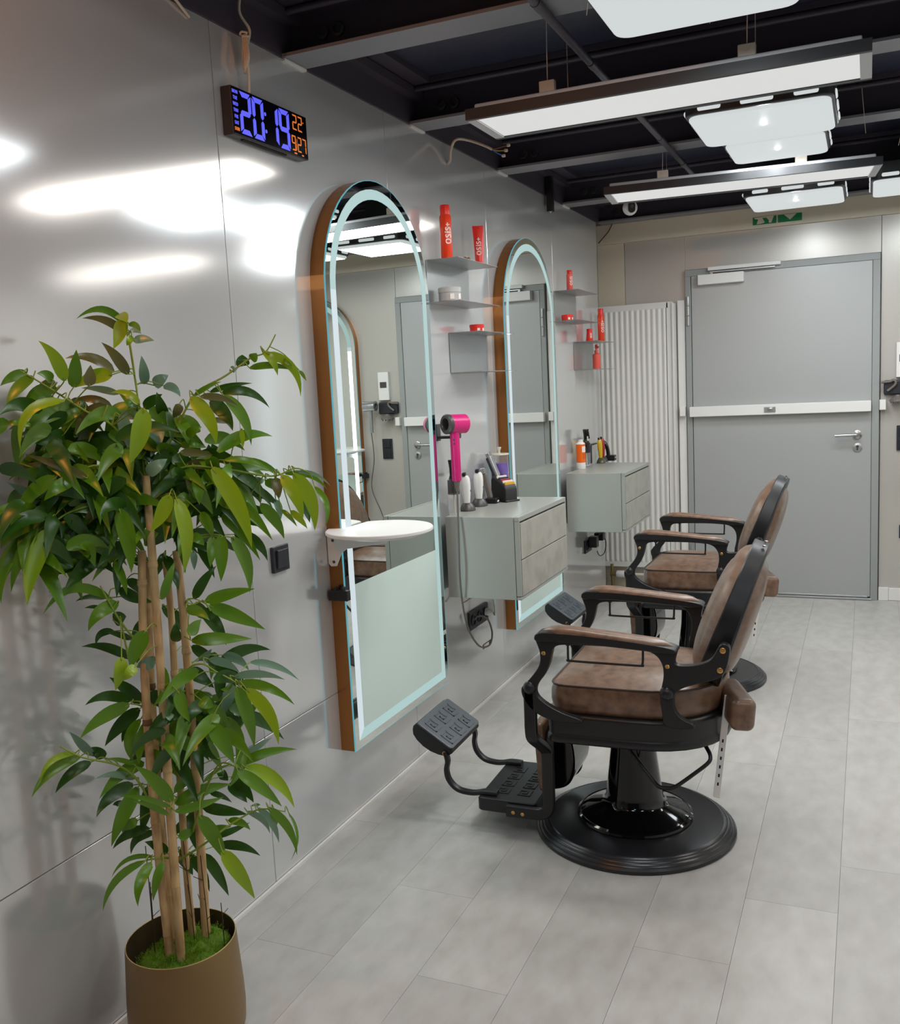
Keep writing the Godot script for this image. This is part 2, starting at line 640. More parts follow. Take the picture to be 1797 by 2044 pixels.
func ceiling_lights() -> void:
	long_panel(Vector3(1.04, 2.33, -3.11), 0.0, "long white panel light hung from wires above the first barber chair")
	long_panel(Vector3(1.077, 2.335, -4.72), 6.0, "long white panel light hung from wires above the rear barber chair")
	square_lamp(Vector3(1.255, 2.355, -2.37), 0.475, "large square glowing ceiling light cut off by the top of the picture")
	square_lamp(Vector3(1.285, 2.355, -3.74), 0.49, "square ceiling light with glowing side slots just behind the nearer long panel light")
	square_lamp(Vector3(1.278, 2.40, -4.40), 0.41, "small square ceiling light partly hidden behind a larger square light", 0.4)
	square_lamp(Vector3(1.28, 2.355, -5.49), 0.49, "square ceiling light with glowing side slots in front of the green exit sign")
	square_lamp(Vector3(1.885, 2.355, -5.45), 0.49, "square ceiling light at the right edge of the picture near the back wall")
	# the rest of the shop, beyond the frame
	long_panel(Vector3(2.75, 2.33, -3.11), 0.0, "long white panel light over the right half of the shop")
	long_panel(Vector3(2.75, 2.33, -4.95), 0.0, "long white panel light in the far right corner of the shop")
	square_lamp(Vector3(2.55, 2.355, -1.3), 0.475, "square ceiling light near the shop front on the right")
	square_lamp(Vector3(1.2, 2.355, -0.6), 0.475, "square ceiling light near the shop front on the left")
	square_lamp(Vector3(1.9, 2.355, 0.9), 0.475, "square ceiling light right behind the shop front")
	var t := thing("spot_lamp", "small warm bulb lamp under the ceiling beside the mirror wall", "lamp", Vector3(0.22, 2.47, -0.80))
	var s := Mb.new()
	s.lathe(PackedVector2Array([Vector2(0.045, 0.0), Vector2(0.045, 0.10), Vector2(0.012, 0.12), Vector2(0.012, 0.18), Vector2(0, 0.18)]), Vector3(0, 0.02, 0), Basis.IDENTITY, 20)
	put("shade", s, M.black_soft, t)
	var b := Mb.new()
	b.ball(Vector3(0, 0.0, 0), Vector3.ONE * 0.032)
	put("bulb", b, glow(Color(1.0, 0.72, 0.42), 1.2), t)
	var l := OmniLight3D.new()
	l.name = "bulb_light"
	l.light_color = Color(1.0, 0.62, 0.30)
	l.light_energy = 0.42
	l.light_size = 0.03
	l.omni_range = 12.0
	l.omni_attenuation = 2.0
	l.shadow_enabled = true
	t.add_child(l)


func panel(parent: Node3D, lo: Vector3, hi: Vector3, m: Material) -> void:
	var p := Mb.new()
	p.rbox((lo + hi) / 2, hi - lo, 0.002, Basis.IDENTITY, 1)
	put("panel", p, m, parent)


func shell() -> void:
	# floor: planks of pale grey vinyl
	var fl := room("floor", "pale grey stone-look vinyl plank floor of the barber shop", "floor")
	var slab := Mb.new()
	slab.box(Vector3(RIGHT / 2, -0.055, (BACK + FRONT) / 2), Vector3(RIGHT + 0.4, 0.1, FRONT - BACK + 0.4))
	put("underlay", slab, M.joint, fl)
	var pitch := 0.2437
	var i := 0
	var x := 0.11 - pitch
	while x < RIGHT:
		var shift: float = [0.72, 0.0, 0.38, 0.0, 1.05, 0.30, 0.63, 0.90][i % 8]
		var z := FRONT + 1.3 - fposmod(FRONT + 1.98 + shift, 1.3)
		while z > BACK:
			var x0 := maxf(x, 0.0)
			var x1 := minf(x + pitch, RIGHT)
			var z1 := minf(z, FRONT)
			var z0 := maxf(z - 1.3, BACK)
			if x1 - x0 > 0.01 and z1 - z0 > 0.01:
				var p := Mb.new()
				p.box(Vector3((x0 + x1) / 2, -0.0025, (z0 + z1) / 2), Vector3(x1 - x0 - 0.0008, 0.005, z1 - z0 - 0.0008))
				put("plank", p, M.vinyl[rng.randi() % 3], fl)
			z -= 1.3
		x += pitch
		i += 1
	# mirror wall: glossy panels a metre wide
	var wl := room("wall_left", "glossy silvery wall panels behind the arched mirrors", "wall")
	var core := Mb.new()
	core.box(Vector3(-0.13, TOP / 2, (BACK + FRONT) / 2), Vector3(0.16, TOP + 0.1, FRONT - BACK + 0.5))
	put("masonry", core, M.core, wl)
	var seams := [FRONT, 0.79, -0.22, -1.23, -2.237, -3.253, -4.252, -5.268, -6.25]
	for k in seams.size() - 1:
		var z1: float = seams[k] - 0.0008
		var z0: float = seams[k + 1] + 0.0008
		if k < 5:
			panel(wl, Vector3(-0.05, 0.012, z0), Vector3(0, 0.4685, z1), M.wall)
			panel(wl, Vector3(-0.05, 0.470, z0), Vector3(0, 2.49, z1), M.wall)
		else:
			panel(wl, Vector3(-0.05, 0.012, z0), Vector3(0, 2.49, z1), M.wall)
	var bl := Mb.new()
	bl.rbox(Vector3(0.004, 0.006, (BACK + 0.2 + FRONT) / 2), Vector3(0.010, 0.014, FRONT - BACK - 0.2), 0.002, Basis.IDENTITY, 1)
	setting(put("baseboard_left", bl, M.seal), "thin white sealing strip where the mirror wall meets the floor", "trim")
	# back wall
	var wb := room("wall_back", "glossy grey panelled back wall round the metal door", "wall")
	var cb := Mb.new()
	cb.box(Vector3(RIGHT / 2, TOP / 2, BACK - 0.12), Vector3(RIGHT + 0.6, TOP + 0.1, 0.2))
	put("masonry", cb, M.core, wb)
	panel(wb, Vector3(-0.05, 0.0, BACK - 0.02), Vector3(0.135, 2.365, BACK), M.cream)
	panel(wb, Vector3(0.137, 0.0, BACK - 0.02), Vector3(0.533, 2.365, BACK), M.wall_back)
	panel(wb, Vector3(0.533, 2.150, BACK - 0.02), Vector3(1.705, 2.365, BACK), M.wall_back)
	panel(wb, Vector3(1.7065, 0.0, BACK - 0.02), Vector3(2.70, 2.365, BACK), M.wall_back)
	panel(wb, Vector3(2.702, 0.0, BACK - 0.02), Vector3(RIGHT, 2.365, BACK), M.wall_back)
	var so := Mb.new()
	so.rbox(Vector3(RIGHT / 2 - 0.05, 2.43, BACK + 0.005), Vector3(RIGHT + 0.1, 0.13, 0.05), 0.003)
	setting(put("trim_1", so, M.cream), "cream painted band above the back wall panels under the ceiling", "trim")
	var sk := Mb.new()
	sk.rbox(Vector3(1.735, 0.041, BACK + 0.008), Vector3(0.058, 0.082, 0.022), 0.002)
	sk.rbox(Vector3((1.765 + RIGHT) / 2, 0.040, BACK + 0.007), Vector3(RIGHT - 1.765, 0.078, 0.016), 0.002)
	setting(put("baseboard_back", sk, M.white), "white skirting board right of the metal door", "skirting board")
	# right and front walls (behind the viewer, seen only in reflections)
	var wr := room("wall_right", "pale panelled wall on the right side of the shop", "wall")
	for k in 4:
		panel(wr, Vector3(RIGHT, 0.0, BACK + k * 2.12), Vector3(RIGHT + 0.15, TOP, BACK + k * 2.12 + 2.118), M.white)
	var wf := room("wall_front", "dark slatted shop front behind the viewer", "wall")
	for k in 12:
		panel(wf, Vector3(-0.05, k * 0.22, FRONT), Vector3(RIGHT + 0.15, k * 0.22 + 0.216, FRONT + 0.15), M.shutter)
	# ceiling and beams
	var ce := room("ceiling", "dark navy ceiling deck between the steel beams", "ceiling")
	var deck := Mb.new()
	deck.box(Vector3(RIGHT / 2, TOP + 0.06, (BACK + FRONT) / 2), Vector3(RIGHT + 0.5, 0.12, FRONT - BACK + 0.5))
	put("deck", deck, M.navy, ce)
	var edge := Mb.new()
	edge.box(Vector3(-0.02, 2.565, (BACK + FRONT) / 2), Vector3(0.05, 0.15, FRONT - BACK))
	edge.box(Vector3(0.02, 2.60, (BACK + FRONT) / 2), Vector3(0.05, 0.03, FRONT - BACK))
	edge.box(Vector3(0.06, 2.63, (BACK + FRONT) / 2), Vector3(0.10, 0.022, FRONT - BACK))
	put("wall_plate", edge, M.beam, ce)
	var nth := ["nearest", "second", "third", "fourth", "rearmost", "first hidden", "second hidden", "third hidden"]
	var zs := [-2.65, -3.53, -4.49, -5.555, -6.36, -1.75, -0.8, 0.3]
	for k in zs.size():
		var z: float = zs[k]
		var b := room("beam", nth[k] + " dark steel beam crossing under the ceiling from the mirror wall", "beam")
		var web := Mb.new()
		web.box(Vector3(RIGHT / 2, (BEAM + TOP) / 2, z), Vector3(RIGHT, TOP - BEAM, 0.012))
		web.box(Vector3(RIGHT / 2, BEAM + 0.012, z + 0.01), Vector3(RIGHT, 0.012, 0.05))
		web.box(Vector3(RIGHT / 2, TOP - 0.012, z), Vector3(RIGHT, 0.022, 0.19))
		web.tube(PackedVector3Array([Vector3(0, TOP - 0.034, z + 0.085), Vector3(RIGHT, TOP - 0.034, z + 0.085)]), 0.011, 8)
		put("web", web, M.beam, b)
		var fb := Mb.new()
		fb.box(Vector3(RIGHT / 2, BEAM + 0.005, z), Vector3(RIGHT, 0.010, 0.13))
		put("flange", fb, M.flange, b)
		for s: float in [0.12, 0.175]:
			var bo := Mb.new()
			bo.lathe(PackedVector2Array([Vector2(0.020, 0.0), Vector2(0.020, 0.010), Vector2(0.013, 0.012), Vector2(0.013, 0.004), Vector2(0, 0.004)]), Vector3(s, 2.555, z + 0.006), Basis(Vector3.RIGHT, PI / 2), 18)
			put("bolt", bo, M.grey_dark, b)
		if k < 4:
			var ed := Mb.new()
			ed.rbox(Vector3(0.004, BEAM - 0.004, z - 0.005), Vector3(0.012, 0.009, 0.125), 0.002, Basis.IDENTITY, 1)
			put("edge_strip", ed, M.white, b)
	var pipe := Mb.new()
	pipe.tube(PackedVector3Array([Vector3(0.82, 2.475, 0.5), Vector3(0.82, 2.475, -5.45)]), 0.0125, 12)
	for k in 6:
		pipe.tube(PackedVector3Array([Vector3(0.82, 2.475, -2.55 - k * 0.55), Vector3(0.82, 2.475, -2.60 - k * 0.55)]), 0.0145, 12)
	tag(put("cable_conduit", pipe, M.beam), "dark conduit pipe running under the beams away from the viewer", "pipe")
	var post := thing("hanging_post", "short black post hanging beside the fourth beam at the mirror wall", "post", Vector3(0.03, 2.40, -5.17))
	var po := Mb.new()
	po.box(Vector3(0, 0.11, 0), Vector3(0.03, 0.22, 0.045))
	put("bar", po, M.black, post)
	var pt := Mb.new()
	pt.ball(Vector3(0, 0.0, 0), Vector3(0.006, 0.006, 0.006), 8)
	put("tip", pt, M.white, post)
	# loose suspension wires between the lamps
	for k in 5:
		var p: Array = [[1.02, -2.46, 0.92, -2.70], [1.16, -2.75, 1.17, -2.75], [1.24, -2.78, 1.235, -2.80], [1.60, -4.40, 1.62, -4.42], [1.80, -4.6, 1.75, -4.75]][k]
		var wv := Mb.new()
		wv.tube(PackedVector3Array([Vector3(p[0], TOP, p[1]), Vector3(p[2], 2.42 if k > 0 else 2.47, p[3])]), 0.0014, 5)
		tag(put("loose_wire", wv, M.cord), ["slanting loose wire beside the topmost square light", "left of two loose wires above the nearest long panel light", "right of two loose wires above the nearest long panel light", "loose wire above the right end of the rear long panel light", "loose wire near the square light at the right edge"][k], "wire", "loose suspension wires")


func door() -> void:
	var d := room("door_1", "grey metal exit door with a white push bar", "door")
	var z := BACK
	var f := Mb.new()
	f.rbox(Vector3(0.555, 1.053, z + 0.006), Vector3(0.036, 2.106, 0.05), 0.003)
	f.rbox(Vector3(1.680, 1.053, z + 0.006), Vector3(0.042, 2.106, 0.05), 0.003)
	f.rbox(Vector3(1.119, 2.1265, z + 0.006), Vector3(1.164, 0.042, 0.05), 0.003)
	put("door_frame", f, M.door_frame, d)
	var l := Mb.new()
	l.rbox(Vector3(1.117, 1.063, z + 0.002), Vector3(1.082, 2.086, 0.044), 0.003)
	put("leaf", l, M.door, d)
	var th := Mb.new()
	th.rbox(Vector3(1.118, 0.008, z + 0.02), Vector3(1.10, 0.012, 0.05), 0.002)
	th.rbox(Vector3(1.118, 0.022, z + 0.028), Vector3(1.05, 0.010, 0.012), 0.002)
	put("threshold", th, M.steel_soft, d)
	var pb := Mb.new()
	pb.rbox(Vector3(1.108, 1.228, z + 0.05), Vector3(1.096, 0.066, 0.052), 0.004)
	var bar := put("push_bar", pb, M.white, d)
	var kn := Mb.new()
	kn.rbox(Vector3(1.065, 1.228, z + 0.079), Vector3(0.07, 0.034, 0.008), 0.003)
	kn.ball(Vector3(1.068, 1.232, z + 0.086), Vector3(0.018, 0.011, 0.008))
	put("bar_knob", kn, M.steel_soft, bar)
	for x: float in [0.512, 1.72]:
		var e := Mb.new()
		e.rbox(Vector3(x, 1.232, z + 0.03), Vector3(0.036, 0.062, 0.06), 0.003)
		put("bar_keeper", e, M.white, d)
	var h := Mb.new()
	h.lathe(PackedVector2Array([Vector2(0.027, 0), Vector2(0.027, 0.008), Vector2(0.024, 0.010), Vector2(0, 0.010)]), Vector3(1.578, 1.052, z + 0.024), Basis(Vector3.RIGHT, PI / 2), 24)
	h.tube(curve([Vector3(1.578, 1.052, z + 0.03), Vector3(1.578, 1.052, z + 0.066), Vector3(1.560, 1.052, z + 0.076), Vector3(1.45, 1.050, z + 0.076)], 4), 0.0095, 10)
	put("door_handle", h, M.steel, d)
	var c := Mb.new()
	c.lathe(PackedVector2Array([Vector2(0.027, 0), Vector2(0.027, 0.007), Vector2(0.024, 0.009), Vector2(0, 0.009)]), Vector3(1.579, 0.972, z + 0.024), Basis(Vector3.RIGHT, PI / 2), 24)
	put("lock_plate", c, M.steel_soft, d)
	var kh := Mb.new()
	kh.rbox(Vector3(1.579, 0.966, z + 0.034), Vector3(0.009, 0.026, 0.003), 0.001)
	kh.lathe(PackedVector2Array([Vector2(0.0085, 0), Vector2(0.0085, 0.003), Vector2(0, 0.003)]), Vector3(1.579, 0.978, z + 0.033), Basis(Vector3.RIGHT, PI / 2), 14)
	put("cylinder", kh, M.grey_dark, d)
	var cl := Mb.new()
	cl.rbox(Vector3(0.768, 2.074, z + 0.05), Vector3(0.285, 0.064, 0.055), 0.004)
	put("closer_body", cl, M.white, d)
	var ca := Mb.new()
	ca.rbox(Vector3(0.91, 2.140, z + 0.046), Vector3(0.445, 0.024, 0.034), 0.003)
	put("closer_rail", ca, M.white, d)
	var cr := Mb.new()
	cr.rbox(Vector3(0.90, 2.118, z + 0.058), Vector3(0.40, 0.009, 0.016), 0.002)
	cr.rbox(Vector3(0.71, 2.111, z + 0.055), Vector3(0.018, 0.018, 0.018), 0.003)
	put("closer_arm", cr, M.steel_soft, d)
	for y: float in [1.885, 0.25]:
		var hg := Mb.new()
		for k in 3:
			hg.tube(PackedVector3Array([Vector3(0.556, y - 0.094 + k * 0.064, z + 0.036), Vector3(0.556, y - 0.034 + k * 0.064, z + 0.036)]), 0.010, 12)
		put("hinge", hg, M.steel_soft, d)
	# photoluminescent sign on the band above
	var s := thing("exit_sign", "green emergency exit sign with running figure on the cream band", "sign", Vector3(1.11, 2.408, BACK + 0.032))
	for k in 2:
		var m := Mb.new()
		m.rbox(Vector3(-0.075 + 0.15 * k, -0.001, 0), Vector3(0.141, 0.046, 0.003), 0.001, Basis.IDENTITY, 1)
		put("plate", m, mat(Color(0.0, 0.47, 0.27), 0.5), s)
	var pic := Mb.new()
	var fig := PackedVector2Array([Vector2(-0.135, 0.014), Vector2(-0.135, 0.021), Vector2(-0.048, 0.023), Vector2(-0.030, 0.023), Vector2(-0.018, 0.024), Vector2(-0.034, -0.016), Vector2(-0.043, -0.019), Vector2(-0.052, -0.010), Vector2(-0.046, -0.006), Vector2(-0.063, 0.015), Vector2(-0.088, 0.017), Vector2(-0.073, -0.013), Vector2(-0.095, -0.018), Vector2(-0.122, -0.019), Vector2(-0.113, 0.009)])
	pic.slab(fig, 0.002, 0.0, Transform3D(Basis.IDENTITY, Vector3(0, -0.001, 0.002)))
	put("running_figure", pic, M.cream, s)
	var ar := Mb.new()
	ar.slab(PackedVector2Array([Vector2(0.040, 0.022), Vector2(0.115, 0.022), Vector2(0.076, -0.012)]), 0.002, 0.0, Transform3D(Basis.IDENTITY, Vector3(0, -0.001, 0.002)))
	put("arrow", ar, M.cream, s)
	# cable on the band at the left corner
	var w := Mb.new()
	w.tube(curve([Vector3(0.075, 2.50, BACK + 0.05), Vector3(0.045, 2.45, BACK + 0.04), Vector3(0.0, 2.40, BACK + 0.05), Vector3(-0.025, 2.375, BACK + 0.05)], 5), 0.003, 6)
	tag(put("cable", w, M.black_soft), "thin black cable slanting down the cream band in the far corner", "cable")


func radiator() -> void:
	var t := thing("radiator", "tall white ribbed panel radiator beside the metal door", "radiator", Vector3(0, 0, BACK + 0.10))
	var b := Mb.new()
	# ribbed front: a rolled profile, swept up
	var rows := [PackedVector3Array(), PackedVector3Array(), PackedVector3Array(), PackedVector3Array()]
	var n := 13
	var x0 := -0.036
	var x1 := 0.425
	var step := (x1 - x0) / n
	for k in n:
		for q in [[0.0, 0.0], [0.26, 0.0], [0.42, 0.008], [0.74, 0.008], [0.90, 0.0]]:
			var x: float = x0 + (k + q[0]) * step
			var z: float = q[1]
			rows[0].append(Vector3(x, 1.915, 0))
			rows[1].append(Vector3(x, 1.895, z))
			rows[2].append(Vector3(x, 0.235, z))
			rows[3].append(Vector3(x, 0.215, 0))
	b.grid(rows, false, true)
	put("front_panel", b, M.radiator, t)
	var c := Mb.new()
	c.box(Vector3(0.197, 1.93, -0.005), Vector3(0.476, 0.034, 0.012))
	c.box(Vector3(0.197, 0.20, -0.005), Vector3(0.476, 0.034, 0.012))
	c.box(Vector3(0.447, 1.065, -0.005), Vector3(0.04, 1.76, 0.012))
	c.box(Vector3(0.2, 1.065, -0.035), Vector3(0.47, 1.72, 0.04))
	put("back_panel", c, M.radiator, t)
	var s := Mb.new()
	s.rbox(Vector3(0.468, 1.062, -0.03), Vector3(0.014, 1.76, 0.085), 0.003)
	put("side_cover", s, M.radiator, t)
	var g := Mb.new()
	g.box(Vector3(0.215, 1.945, -0.035), Vector3(0.49, 0.012, 0.07))
	put("top_grille", g, M.radiator, t)
	var v := Mb.new()
	v.tube(PackedVector3Array([Vector3(0.02, 0.20, 0), Vector3(0.02, 0.0, 0)]), 0.011, 12)
	v.tube(PackedVector3Array([Vector3(0.005, 0.13, 0), Vector3(0.05, 0.13, 0)]), 0.016, 12)
	put("valve", v, mat(Color(0.55, 0.47, 0.33), 0.4, 0.7), t)
	var k2 := Mb.new()
	k2.lathe(PackedVector2Array([Vector2(0.020, 0), Vector2(0.024, 0.006), Vector2(0.024, 0.075), Vector2(0.018, 0.085), Vector2(0, 0.085)]), Vector3(0.05, 0.13, 0.0), Basis(Vector3.BACK, -PI / 2), 20)
	put("thermostat_head", k2, M.white, t)
	var rail := Mb.new()
	rail.tube(PackedVector3Array([Vector3(0.14, 0.13, 0), Vector3(0.46, 0.13, 0)]), 0.010, 10)
	put("return_pipe", rail, M.cord, t)
	# smooth white cover between radiator and door frame
	var co := Mb.new()
	co.rbox(Vector3(0.506, 1.0, BACK + 0.006), Vector3(0.05, 1.92, 0.016), 0.003)
	setting(put("trim_2", co, M.white), "plain white strip between the radiator and the door frame", "trim")


# ---------------------------------------------------------------- mirror stations
func arch(half: float, low: float, mid: float, inset: float, seg := 28) -> PackedVector2Array:
	# outline in (along the wall, up), counter-clockwise
	var r := half - inset
	var p := PackedVector2Array([Vector2(-r, low + inset), Vector2(r, low + inset)])
	for k in seg + 1:
		var a := PI * k / seg
		p.append(Vector2(r * cos(a), mid + r * sin(a)))
	return p


func ring(m: Mb, outer: PackedVector2Array, inner: PackedVector2Array, z0: float, z1: float) -> void:
	# a flat frame between two outlines of equal count, from depth z0 to z1
	var n := outer.size()
	for i in n:
		var k := (i + 1) % n
		var o0 := outer[i]
		var o1 := outer[k]
		var i0 := inner[i]
		var i1 := inner[k]
		m.quad(Vector3(o0.x, o0.y, z1), Vector3(o1.x, o1.y, z1), Vector3(i1.x, i1.y, z1), Vector3(i0.x, i0.y, z1))
		m.quad(Vector3(o0.x, o0.y, z0), Vector3(i0.x, i0.y, z0), Vector3(i1.x, i1.y, z0), Vector3(o1.x, o1.y, z0))
		m.quad(Vector3(o0.x, o0.y, z0), Vector3(o1.x, o1.y, z0), Vector3(o1.x, o1.y, z1), Vector3(o0.x, o0.y, z1))
		m.quad(Vector3(i1.x, i1.y, z0), Vector3(i0.x, i0.y, z0), Vector3(i0.x, i0.y, z1), Vector3(i1.x, i1.y, z1))


func wall_mirror(at: Vector3, turn: float, half: float, label: String) -> Node3D:
	# local z points out of the wall, local x along it
	var t := thing("arched_mirror", label, "mirror", at, turn, "arched lit mirrors")
	var low := 0.265
	var mid := 2.198 - half
	var full := arch(half, low, mid, 0.0)
	var f := Mb.new()
	ring(f, arch(half, low, mid, 0.0015), arch(half, low, mid, 0.016), 0.0, 0.0515)
	put("bronze_frame", f, M.bronze, t)
	var g := Mb.new()
	g.slab(arch(half, low, mid, 0.002), 0.005, 0.0, Transform3D(Basis.IDENTITY, Vector3(0, 0, 0.0545)))
	put("mirror_glass", g, M.mirror, t)
	var e := Mb.new()
	ring(e, full, arch(half, low, mid, 0.0018), 0.052, 0.0572)
	put("glass_edge", e, M.glass_edge, t)
	# the frosted, lit band a few centimetres in from the edge
	var o := arch(half, low, mid, 0.030)
	var n := arch(half, low, mid, 0.064)
	var arc := Mb.new()
	var m := o.size()
	for i in range(2, m - 1):
		arc.quad(Vector3(o[i].x, o[i].y, 0.0577), Vector3(o[i + 1].x, o[i + 1].y, 0.0577), Vector3(n[i + 1].x, n[i + 1].y, 0.0577), Vector3(n[i].x, n[i].y, 0.0577))
	put("light_band_arch", arc, M.led_soft, t)
	for s: float in [0, 1]:
		var a: Vector2 = o[m - 1] if s == 0 else o[1]
		var b: Vector2 = o[0] if s == 0 else o[2]
		var c: Vector2 = n[0] if s == 0 else n[2]
		var d: Vector2 = n[m - 1] if s == 0 else n[1]
		var st := Mb.new()
		st.quad(Vector3(a.x, a.y, 0.0577), Vector3(b.x, b.y, 0.0577), Vector3(c.x, c.y, 0.0577), Vector3(d.x, d.y, 0.0577))
		put("light_band_side", st, M.led if s == 0 else M.led_soft, t)
	var bt := Mb.new()
	bt.quad(Vector3(o[0].x, o[0].y, 0.0577), Vector3(o[1].x, o[1].y, 0.0577), Vector3(n[1].x, n[1].y, 0.0577), Vector3(n[0].x, n[0].y, 0.0577))
	put("light_band_foot", bt, M.led_soft, t)
	var fp := Mb.new()
	var w := half - 0.064
	fp.slab(PackedVector2Array([Vector2(-w, low + 0.064), Vector2(w, low + 0.064), Vector2(w, 0.832), Vector2(-w, 0.832)]), 0.0006, 0.0, Transform3D(Basis.IDENTITY, Vector3(0, 0, 0.0574)))
	put("frosted_panel", fp, M.frosted, t)
	for s: float in [-1.0, 1.0]:
		area(t, Vector3(s * (half - 0.047), 1.05, 0.059), Vector2(0.03, 1.45), 0.07, Color(0.86, 0.97, 1.0), Vector3(0, 180, 0))
	return t


func corner_table(at: Vector3, turn: float, label: String, cut: float) -> void:
	# round white shelf on a bracket; local z out of the wall, local x along it
	var t := thing("round_shelf", label, "shelf", at, turn, "round white shelves")
	var p := PackedVector2Array()
	for k in 64:
		var a := TAU * k / 64
		var v := Vector2(cos(a), sin(a)) * 0.176
		if v.x * cut > -0.034 and v.y > 0.118:
			v.y = 0.118
		p.append(v)
	var flat := Transform3D(Basis(Vector3.RIGHT, PI / 2), Vector3.ZERO)
	var m := Mb.new()
	flat.origin = Vector3(0, -0.007, 0)
	m.slab(p, 0.014, 0.004, Transform3D(Basis(Vector3.RIGHT, -PI / 2), flat.origin))
	put("top", m, M.white, t)
	var q := Mb.new()
	q.lathe(PackedVector2Array([Vector2(0.0, -0.026), Vector2(0.118, -0.026), Vector2(0.134, -0.014)]), Vector3(0, 0, 0.018), Basis.IDENTITY, 40)
	put("under_disc", q, M.white, t)
	var b := Mb.new()
	# side bracket plate, standing across the wall
	var s := PackedVector2Array([Vector2(0.182, -0.026), Vector2(0.182, -0.118), Vector2(0.172, -0.128), Vector2(0.150, -0.126), Vector2(0.128, -0.080), Vector2(0.110, -0.068), Vector2(0.05, -0.058), Vector2(-0.04, -0.046), Vector2(-0.055, -0.026)])
	b.slab(s, 0.004, 0.001, Transform3D(Basis(Vector3(0, 0, -1), Vector3(0, 1, 0), Vector3(1, 0, 0)), Vector3(-0.030 * cut, 0, 0)))
	put("bracket", b, M.white, t)
	for y: float in [-0.04, -0.112]:
		var sc := Mb.new()
		sc.lathe(PackedVector2Array([Vector2(0.005, 0), Vector2(0.005, 0.002), Vector2(0, 0.003)]), Vector3(-0.032 * cut, y, -0.160), Basis(Vector3.BACK, PI / 2), 10)
		put("screw", sc, M.grey_dark, t)


func stations() -> void:
	var q := PI / 2
	wall_mirror(Vector3(0, 0, -3.055), q, 0.392, "nearest arched mirror with bronze frame and lit band, behind the front barber chair")
	wall_mirror(Vector3(0, 0, -4.692), q, 0.400, "second arched mirror with bronze frame, between the two wall drawer units")
	wall_mirror(Vector3(2.44, 0, BACK), 0.0, 0.392, "arched mirror on the back wall seen only as a reflection")
	corner_table(Vector3(0.184, 1.034, -2.69), q, "round white shelf fixed at the side of the nearest arched mirror", 1.0)
	corner_table(Vector3(2.14, 1.034, BACK + 0.19), 0.0, "round white shelf beside the mirror on the back wall", 1.0)
	for p in [[Vector3(0.0, 0.812, -2.648), q, "small black clip holder on the bronze side of the nearest mirror"], [Vector3(2.03, 0.82, BACK), 0.0, "small black clip holder beside the back wall mirror"]]:
		var c := thing("clip_holder", p[2], "holder", p[0], p[1])
		var m := Mb.new()
		m.rbox(Vector3(0.0, 0, 0.042), Vector3(0.024, 0.034, 0.072), 0.002)
		put("body", m, M.black_soft, c)
		var n := Mb.new()
		n.rbox(Vector3(0.0, 0.022, 0.058), Vector3(0.020, 0.014, 0.008), 0.002)
		n.rbox(Vector3(0.0, 0.022, 0.030), Vector3(0.020, 0.014, 0.008), 0.002)
		put("jaw", n, M.black_soft, c)
	drawers(Vector3(0.202, 0.605, -3.855), Vector3(0.324, 0.34, 0.65), "grey wall drawer unit under the clippers, right of the nearest mirror")
	drawers(Vector3(0.218, 0.605, -5.57), Vector3(0.344, 0.34, 0.66), "grey wall drawer unit by the radiator in the far corner")
	shelf(Vector3(0, 1.817, -3.775), "upper folded steel shelf with orange spray bottle and red tube")
	shelf(Vector3(0, 1.534, -3.972), "lower folded steel shelf holding one red jar, left of the second mirror")
	shelf(Vector3(0, 1.813, -5.49), "upper folded steel shelf right of the second mirror with salmon bottle")
	shelf(Vector3(0, 1.536, -5.855), "lower folded steel shelf in front of the radiator with orange bottle")


func drawers(at: Vector3, size: Vector3, label: String) -> void:
	var t := thing("wall_drawer_unit", label, "drawer unit", at, 0.0, "wall drawer units")
	var b := Mb.new()
	b.rbox(Vector3(-0.012, size.y / 2, 0), size - Vector3(0.024, 0, 0), 0.0025)
	put("body", b, M.cab, t)
	var s := Mb.new()
	s.box(Vector3(size.x / 2 - 0.02, size.y / 2 - 0.004, 0), Vector3(0.012, size.y - 0.036, size.z - 0.028))
	put("shadow_gap", s, M.gap, t)
	var r := Mb.new()
	var d := 0.020
	r.rbox(Vector3(size.x / 2 - d / 2 - 0.002, size.y - 0.010, 0), Vector3(d, 0.020, size.z), 0.002)
	r.rbox(Vector3(size.x / 2 - d / 2 - 0.002, 0.006, 0), Vector3(d, 0.012, size.z), 0.002)
	for k: float in [-1.0, 1.0]:
		r.rbox(Vector3(size.x / 2 - d / 2 - 0.002, size.y / 2, k * (size.z / 2 - 0.006)), Vector3(d, size.y - 0.03, 0.012), 0.002)
	put("front_rim", r, M.cab, t)
	var h := (size.y - 0.046) / 2
	for k in 2:
		var f := Mb.new()
		f.rbox(Vector3(size.x / 2 - 0.009, 0.0145 + h / 2 + k * (h + 0.004), 0), Vector3(0.018, h, size.z - 0.030), 0.0015, Basis.IDENTITY, 1)
		put("drawer_front", f, M.cab_front, t)


func shelf(at: Vector3, label: String) -> void:
	var t := thing("folded_shelf", label, "shelf", at, 0.0, "folded steel shelves")
	var l := 0.44
	var d := 0.145
	var h := 0.168
	for y in [0.0, h]:
		var m := Mb.new()
		m.rbox(Vector3(d / 2 + 0.001, y, 0), Vector3(d, 0.0025, l), 0.001, Basis.IDENTITY, 1)
		put("top_plate" if y > 0.0 else "bottom_plate", m, M.steel_soft, t)
	var b := Mb.new()
	b.rbox(Vector3(0.003, h / 2, 0), Vector3(0.0025, h, l), 0.001, Basis.IDENTITY, 1)
	put("back_plate", b, M.steel_soft, t)


